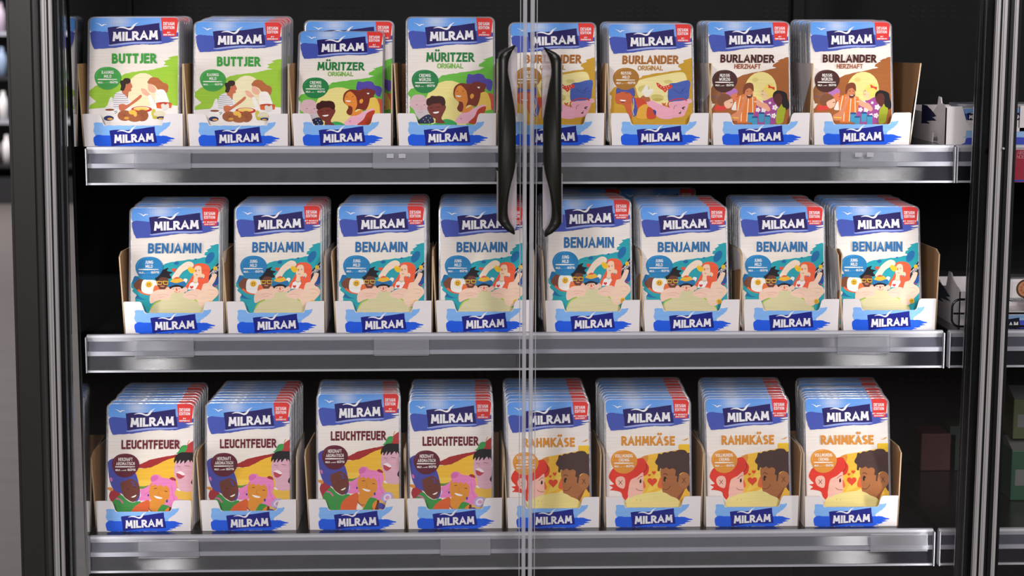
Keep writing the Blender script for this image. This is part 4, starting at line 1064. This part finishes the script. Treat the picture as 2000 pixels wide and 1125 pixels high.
# ------------------------------------------------------------------ white cartons at the right end
def white_carton(px0, py0, W, D, row, label, profile, hfront, front_pts=None, yaw=0):
    z = Z[row] - .0013
    d = CM @ Vector(((px0-1000)/F, -(py0-562.5)/F, -1.0)); t = (z-CAM.z)/d.z; Yc = min(.03, max(.014, (CAM+d*t).y))
    x = at(px0, py0, Yc).x
    c = empty('display_carton', (x, Yc, z), label, 'carton', 'plain white cartons at the right end')
    bm = bmesh.new()
    pts = front_pts or [(0, 0), (.0, hfront), (.028, hfront), (.036, hfront*.62), (.045, hfront*.45), (W-.045, hfront*.45), (W-.036, hfront*.62), (W-.028, hfront), (W, hfront), (W, 0)]
    prism(bm, pts, 0, .0018, mi=0, side=0, back=0)
    finish('front_panel', bm, CARD, c)
    for xx in (0, W-.002):
        bm = bmesh.new(); prism(bm, profile, xx, xx+.002, axis='x', mi=0, side=0); finish('side_panel', bm, CARD, c)
    bm = bmesh.new(); box(bm, (.002, D-.002, 0), (W-.002, D, hfront*.9)); finish('back_wall', bm, CARD, c)
    bm = bmesh.new(); box(bm, (.002, .002, .0003), (W-.002, D-.002, .002)); finish('bottom_panel', bm, CARD, c)
    # printed brush marks and banner on the front
    a = Art(0, 0); h = 70
    a.S('9cc3f0', '165,205 175,190 240,190 420,200 700,200 700,250 180,250 165,235'); a.S('4a56c4', '163,270 172,252 240,250 700,250 700,310 170,310 160,290')
    wordmark(a, 268, 222, .6, '14162f')
    me = a.mesh('printed_band', lambda u: u*.000205+.002, lambda v: (312-v)*.000205, y=-.0002)
    if W*1000 > 60 and not front_pts:
        o = bpy.data.objects.new('printed_band', me); col.objects.link(o); o.parent = c
        b = Art(0, 0); b.brush('2b3156', '0,60 60,60 100,80 170,120 120,135 180,150 60,165 100,180 0,190', 2, 14)
        me2 = b.mesh('side_print', lambda u: u*.0006+.05, lambda v: (300-v)*.00026, y=0)
        o = bpy.data.objects.new('side_print', me2); col.objects.link(o); o.parent = c
        o.rotation_euler = (0, 0, R(-90)); o.location = (-.0004, .21, 0)
    return c, x, Yc, z
prof = [(0, 0), (0, .064), (.010, .068), (.03, .070), (.036, .080), (.050, .081), (.056, .066), (.085, .052), (.10, .05), (.22, .05), (.22, 0), (.085, 0), (.08, .018), (.05, .018), (.045, 0)]
c, x, y, z = white_carton(1845, 284, .19, .22, 0, 'white carton of sour cream tubs behind the right mullion, top shelf', prof, .066)
# tubs inside
def tub(x, y, z, label, words, group, s=1.0):
    t = empty('cream_tub', (x, y, z), label, 'tub', group)
    bm = bmesh.new()
    L = []
    for zz, ins in ((0, .006), (.062, .001), (.0625, 0)):
        L.append([bm.verts.new((p[0], p[1], zz)) for p in rrect(ins, ins, .078-ins, .07-ins, .012, 4)])
    for a_, b_ in zip(L, L[1:]):
        for i in range(len(a_)): bm.faces.new((a_[i], a_[(i+1) % len(a_)], b_[(i+1) % len(a_)], b_[i])).smooth = True
    bm.faces.new(L[0]); bm.faces.new(L[-1]); bmesh.ops.recalc_face_normals(bm, faces=bm.faces[:])
    finish('tub_body', bm, 'card_white', t)
    bm = bmesh.new(); a_ = [bm.verts.new((p[0], p[1], .0628)) for p in rrect(-.002, -.002, .080, .072, .013, 4)]
    r = bmesh.ops.extrude_face_region(bm, geom=[bm.faces.new(a_)])
    bmesh.ops.translate(bm, verts=[v for v in r['geom'] if isinstance(v, bmesh.types.BMVert)], vec=(0, 0, .005)); bmesh.ops.recalc_face_normals(bm, faces=bm.faces[:])
    finish('lid', bm, 'rail_light', t)
    a_ = Art(0, 0)
    a_.poly('e4dfd6', '0,0 330,0 330,280 0,280'); a_.S('7fa9de', '0,5 160,0 330,10 330,45 0,45'); a_.S('2f4f9e', '0,45 330,40 330,95 200,100 0,90')
    wordmark(a_, 45, 24, .42, '14162f')
    a_.text('3a3a3a', words[0], 40, 148, 118, 152, .02); a_.text('3a3a3a', words[1], 20, 160, 164, 198, .02)
    me = a_.mesh('printed_label', lambda u: .004+u*.000205, lambda v: .060-v*.000205, y=-.0008)
    o = bpy.data.objects.new('printed_label', me); col.objects.link(o); o.parent = t
    return t
tub(x+.025, y+.006, z+.0022, 'sour cream tub beside the mullion in the white top-shelf carton', ('SOUR', 'CREAM'), 'sour cream tubs')
tub(x+.108, y+.006, z+.0022, 'sour cream tub hidden behind the right mullion, top shelf', ('SOUR', 'CREAM'), 'sour cream tubs')
c2 = white_carton(2040, 284, .17, .2, 0, 'white carton at the far right edge of the top shelf', prof, .068, front_pts=[(-.044, 0), (-.044, .067), (.17, .067), (.17, 0)])
c, x, y, z = white_carton(1872, 640, .19, .24, 1, 'white carton standing behind the wire rack on the middle shelf', [(0, 0), (0, .066), (.02, .070), (.045, .078), (.06, .090), (.075, .090), (.09, .062), (.12, .058), (.14, .066), (.24, .06), (.24, .0), (.1, .0)], .064)
# white cheese box with round label seen right of the mullion
p = at(1962, 640, .05)
t = empty('cheese_box', (p.x, .03, z + .045), 'white cheese tub with round orange sticker at the right edge, middle shelf', 'tub')
bm = bmesh.new(); box(bm, (0, 0, 0), (.07, .06, .042), bevel=.006); finish('tub_body', bm, 'card_white', t)
bm = bmesh.new(); box(bm, (-.002, -.002, .042), (.072, .062, .050), bevel=.002); finish('lid', bm, 'packet_plastic', t)
a_ = Art(0, 0); a_.ell('5a3a28', 60, 60, 62, 62); a_.ell('c98a62', 60, 60, 50, 50)
for i in range(9): a_.ell('b06a45', 60+30*math.cos(i*.7), 60+30*math.sin(i*.7), 9, 9, n=9)
me = a_.mesh('round_sticker', lambda u: .012+u*.000205*1.3, lambda v: .040-v*.000205*1.3, y=-.0006)
o = bpy.data.objects.new('round_sticker', me); col.objects.link(o); o.parent = t
# carton board standing in front of it with blue print
a_ = Art(0, 0); a_.poly('ece6e4', '0,0 400,0 400,140 0,140'); a_.brush('8fb4ee', '0,5 170,2 120,40 60,52 0,55', 2, 12); a_.brush('2c3a9e', '0,70 120,64 200,80 120,95 150,110 0,118', 2, 12)
# ------------------------------------------------------------------ wire rack on the middle shelf
rk = empty('wire_rack', at(1860, 645, .004), 'black chrome wire rack rail in front of white cartons, middle shelf', 'rack')
def wr(pts, r, name):
    bm = bmesh.new(); tube(bm, pts, r); o = finish(name, bm, 'wire_chrome', rk, True); o.matrix_parent_inverse = Matrix.Translation(-rk.location); return o
A_ = at(1860, 585, .004); B_ = at(1860, 640, .004); XE = XR - .02; rr = .014
P = []
for k in range(7):
    t_ = R(90 + 15*k); P.append((A_.x+rr+rr*math.cos(t_), .004, A_.z-rr+rr*math.sin(t_)))
for k in range(7):
    t_ = R(180 + 15*k); P.append((A_.x+rr+rr*math.cos(t_), .004, B_.z+.002+rr+rr*math.sin(t_)))
P = [(XE, .004, A_.z)] + P + [(XE, .004, B_.z+.002)]
wr(P, .0021, 'rail_loop')
wr([(A_.x+.003, .004, (A_.z+B_.z)/2), (XE, .004, (A_.z+B_.z)/2)], .0019, 'middle_rod')
# ------------------------------------------------------------------ price card of the next bay
p0 = at(1985, 297, -.012); p1 = at(2000, 352, -.012)
cardo = empty('price_card', (p0.x-.02, -.015, p1.z), 'red price card with white lettering in the top rail, right edge', 'price card')
a_ = Art(0, 0)
a_.poly('a23242', '0,0 600,0 600,270 0,270'); a_.text('f3e4e4', 'Airon', 98, 190, 8, 40, .03); a_.text('f3e4e4', 'nobia', 98, 190, 46, 74, .03); a_.poly('3f4fb0', '0,250 600,250 600,265 0,265')
me = a_.mesh('printed_face', lambda u: u*.000205, lambda v: (270-v)*.000205-.003, y=-.0012)
o = bpy.data.objects.new('printed_face', me); col.objects.link(o); o.parent = cardo
bm = bmesh.new(); box(bm, (0, -.001, -.003), (.123, 0, .053)); finish('card_sheet', bm, 'card_white', cardo)

# ------------------------------------------------------------------ goods in the lower right bay
mat('carton_green', '1f4a33', .5, noise=.1, scale=60); mat('carton_grey', '6a6a68', .5, noise=.1); mat('carton_olive', '4c5230', .5, noise=.25, scale=30)
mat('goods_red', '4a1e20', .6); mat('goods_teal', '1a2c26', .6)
zb = Z[2] - .0013
def crate(px, Y, w_, h_, d_, zz, m, top, label):
    p = at(px, 1000, Y); t = empty('milk_carton', (p.x, Y, zz), label, 'carton', 'blurred cartons at the lower right')
    bm = bmesh.new(); box(bm, (0, 0, 0), (w_, d_, h_), bevel=.002); finish('carton_body', bm, m, t)
    bm = bmesh.new(); box(bm, (w_*.1, -.0008, h_*.3), (w_*.9, 0, h_*.62)); finish('label_patch', bm, top, t)
    bm = bmesh.new(); prism(bm, [(0, h_), (d_, h_), (d_/2+.002, h_+.018), (d_/2-.002, h_+.018)], .001, w_-.001, axis='x'); finish('gable_top', bm, 'carton_grey', t)
    return t
for i in range(3):
    lab = ('nearest the mullion', 'beside the mullion one', 'farthest right')[i]
    crate(1972+i*88, .19, .075, .095, .10, zb, 'carton_green', 'carton_grey', f'green and grey carton {lab}, blurred on the bottom shelf')
    crate(1972+i*88, .20, .075, .075, .09, zb+.114, 'carton_olive', 'carton_grey', f'olive carton on top of the green carton {lab}, bottom shelf')
for i, (px, m, h_) in enumerate(((1795, 'goods_red', .075), (1850, 'goods_teal', .09))):
    p = at(px, 1000, .42); t = finish('food_box', (lambda b: (box(b, (0, 0, 0), (.07, .07, h_), bevel=.002), b)[1])(bmesh.new()), m)
    t.location = (p.x, .42, zb); tag(t, ('dim red box deep in the shadow of the bottom shelf', 'dim green box deep in the shadow of the bottom shelf')[i], 'box')

# ------------------------------------------------------------------ distant chiller seen past the left end
mat('far_dark', '1d1d20', .5); mat('far_white', 'e8e6e4', .4); mat('far_lilac', 'b9a9b8', .4); mat('far_blue', '8fa3c0', .4)
fx = at(60, 300, 12).x
g = empty('gondola_shelf', (fx-2.2, 12.2, 0), 'dark distant shelf unit across the aisle, blurred at left edge', 'shelf')
def gp(name, lo, hi, m):
    bm = bmesh.new(); box(bm, lo, hi); return finish(name, bm, m, g)
gp('back_panel', (0, .5, 0), (3.4, .53, 2.3), 'far_dark'); gp('base', (0, 0, 0), (3.4, .5, .22), 'far_dark')
for k in range(6): gp('shelf_board', (0, 0, .3+k*.36), (3.4, .5, .33+k*.36), 'rail_light' if k % 2 else 'far_dark')
gr = random.Random(5)
bm = bmesh.new()
for z_, r_ in ((0, .036), (.12, .04), (.17, .03), (.19, .014), (.215, .014)): pass
ring = []
for z_, r_ in ((0, .036), (.14, .042), (.18, .032), (.20, .016), (.235, .016)):
    ring.append([bm.verts.new((r_*math.cos(6.2832*i/12), r_*math.sin(6.2832*i/12), z_)) for i in range(12)])
for a_, b_ in zip(ring, ring[1:]):
    for i in range(12): bm.faces.new((a_[i], a_[(i+1) % 12], b_[(i+1) % 12], b_[i])).smooth = True
bm.faces.new(ring[0]); bm.faces.new(ring[-1]); bmesh.ops.recalc_face_normals(bm, faces=bm.faces[:])
bot = bpy.data.meshes.new('bottle'); bm.to_mesh(bot); bm.free()
bots = []
for m in ('far_white', 'far_lilac', 'far_blue'):
    b2 = bot.copy(); b2.materials.append(MATS[m]); bots.append(b2)
for k in range(6):
    for j in range(5):
        o = bpy.data.objects.new('milk_bottle', gr.choice((bots[0], bots[0], bots[1], bots[2]))); col.objects.link(o)
        o.location = (fx-.16-j*.1+gr.uniform(-.01, .01), 12.2+.07, .331+k*.36)
        tag(o, f'pale bottle, {ORD[5-k] if k < 5 else "top"} row down and {ORD[j] if j else "first"} from the right on the distant shelf', 'bottle', 'pale bottles on the distant shelf')
# rear wall of the shop aisle, behind the camera, seen only in reflections
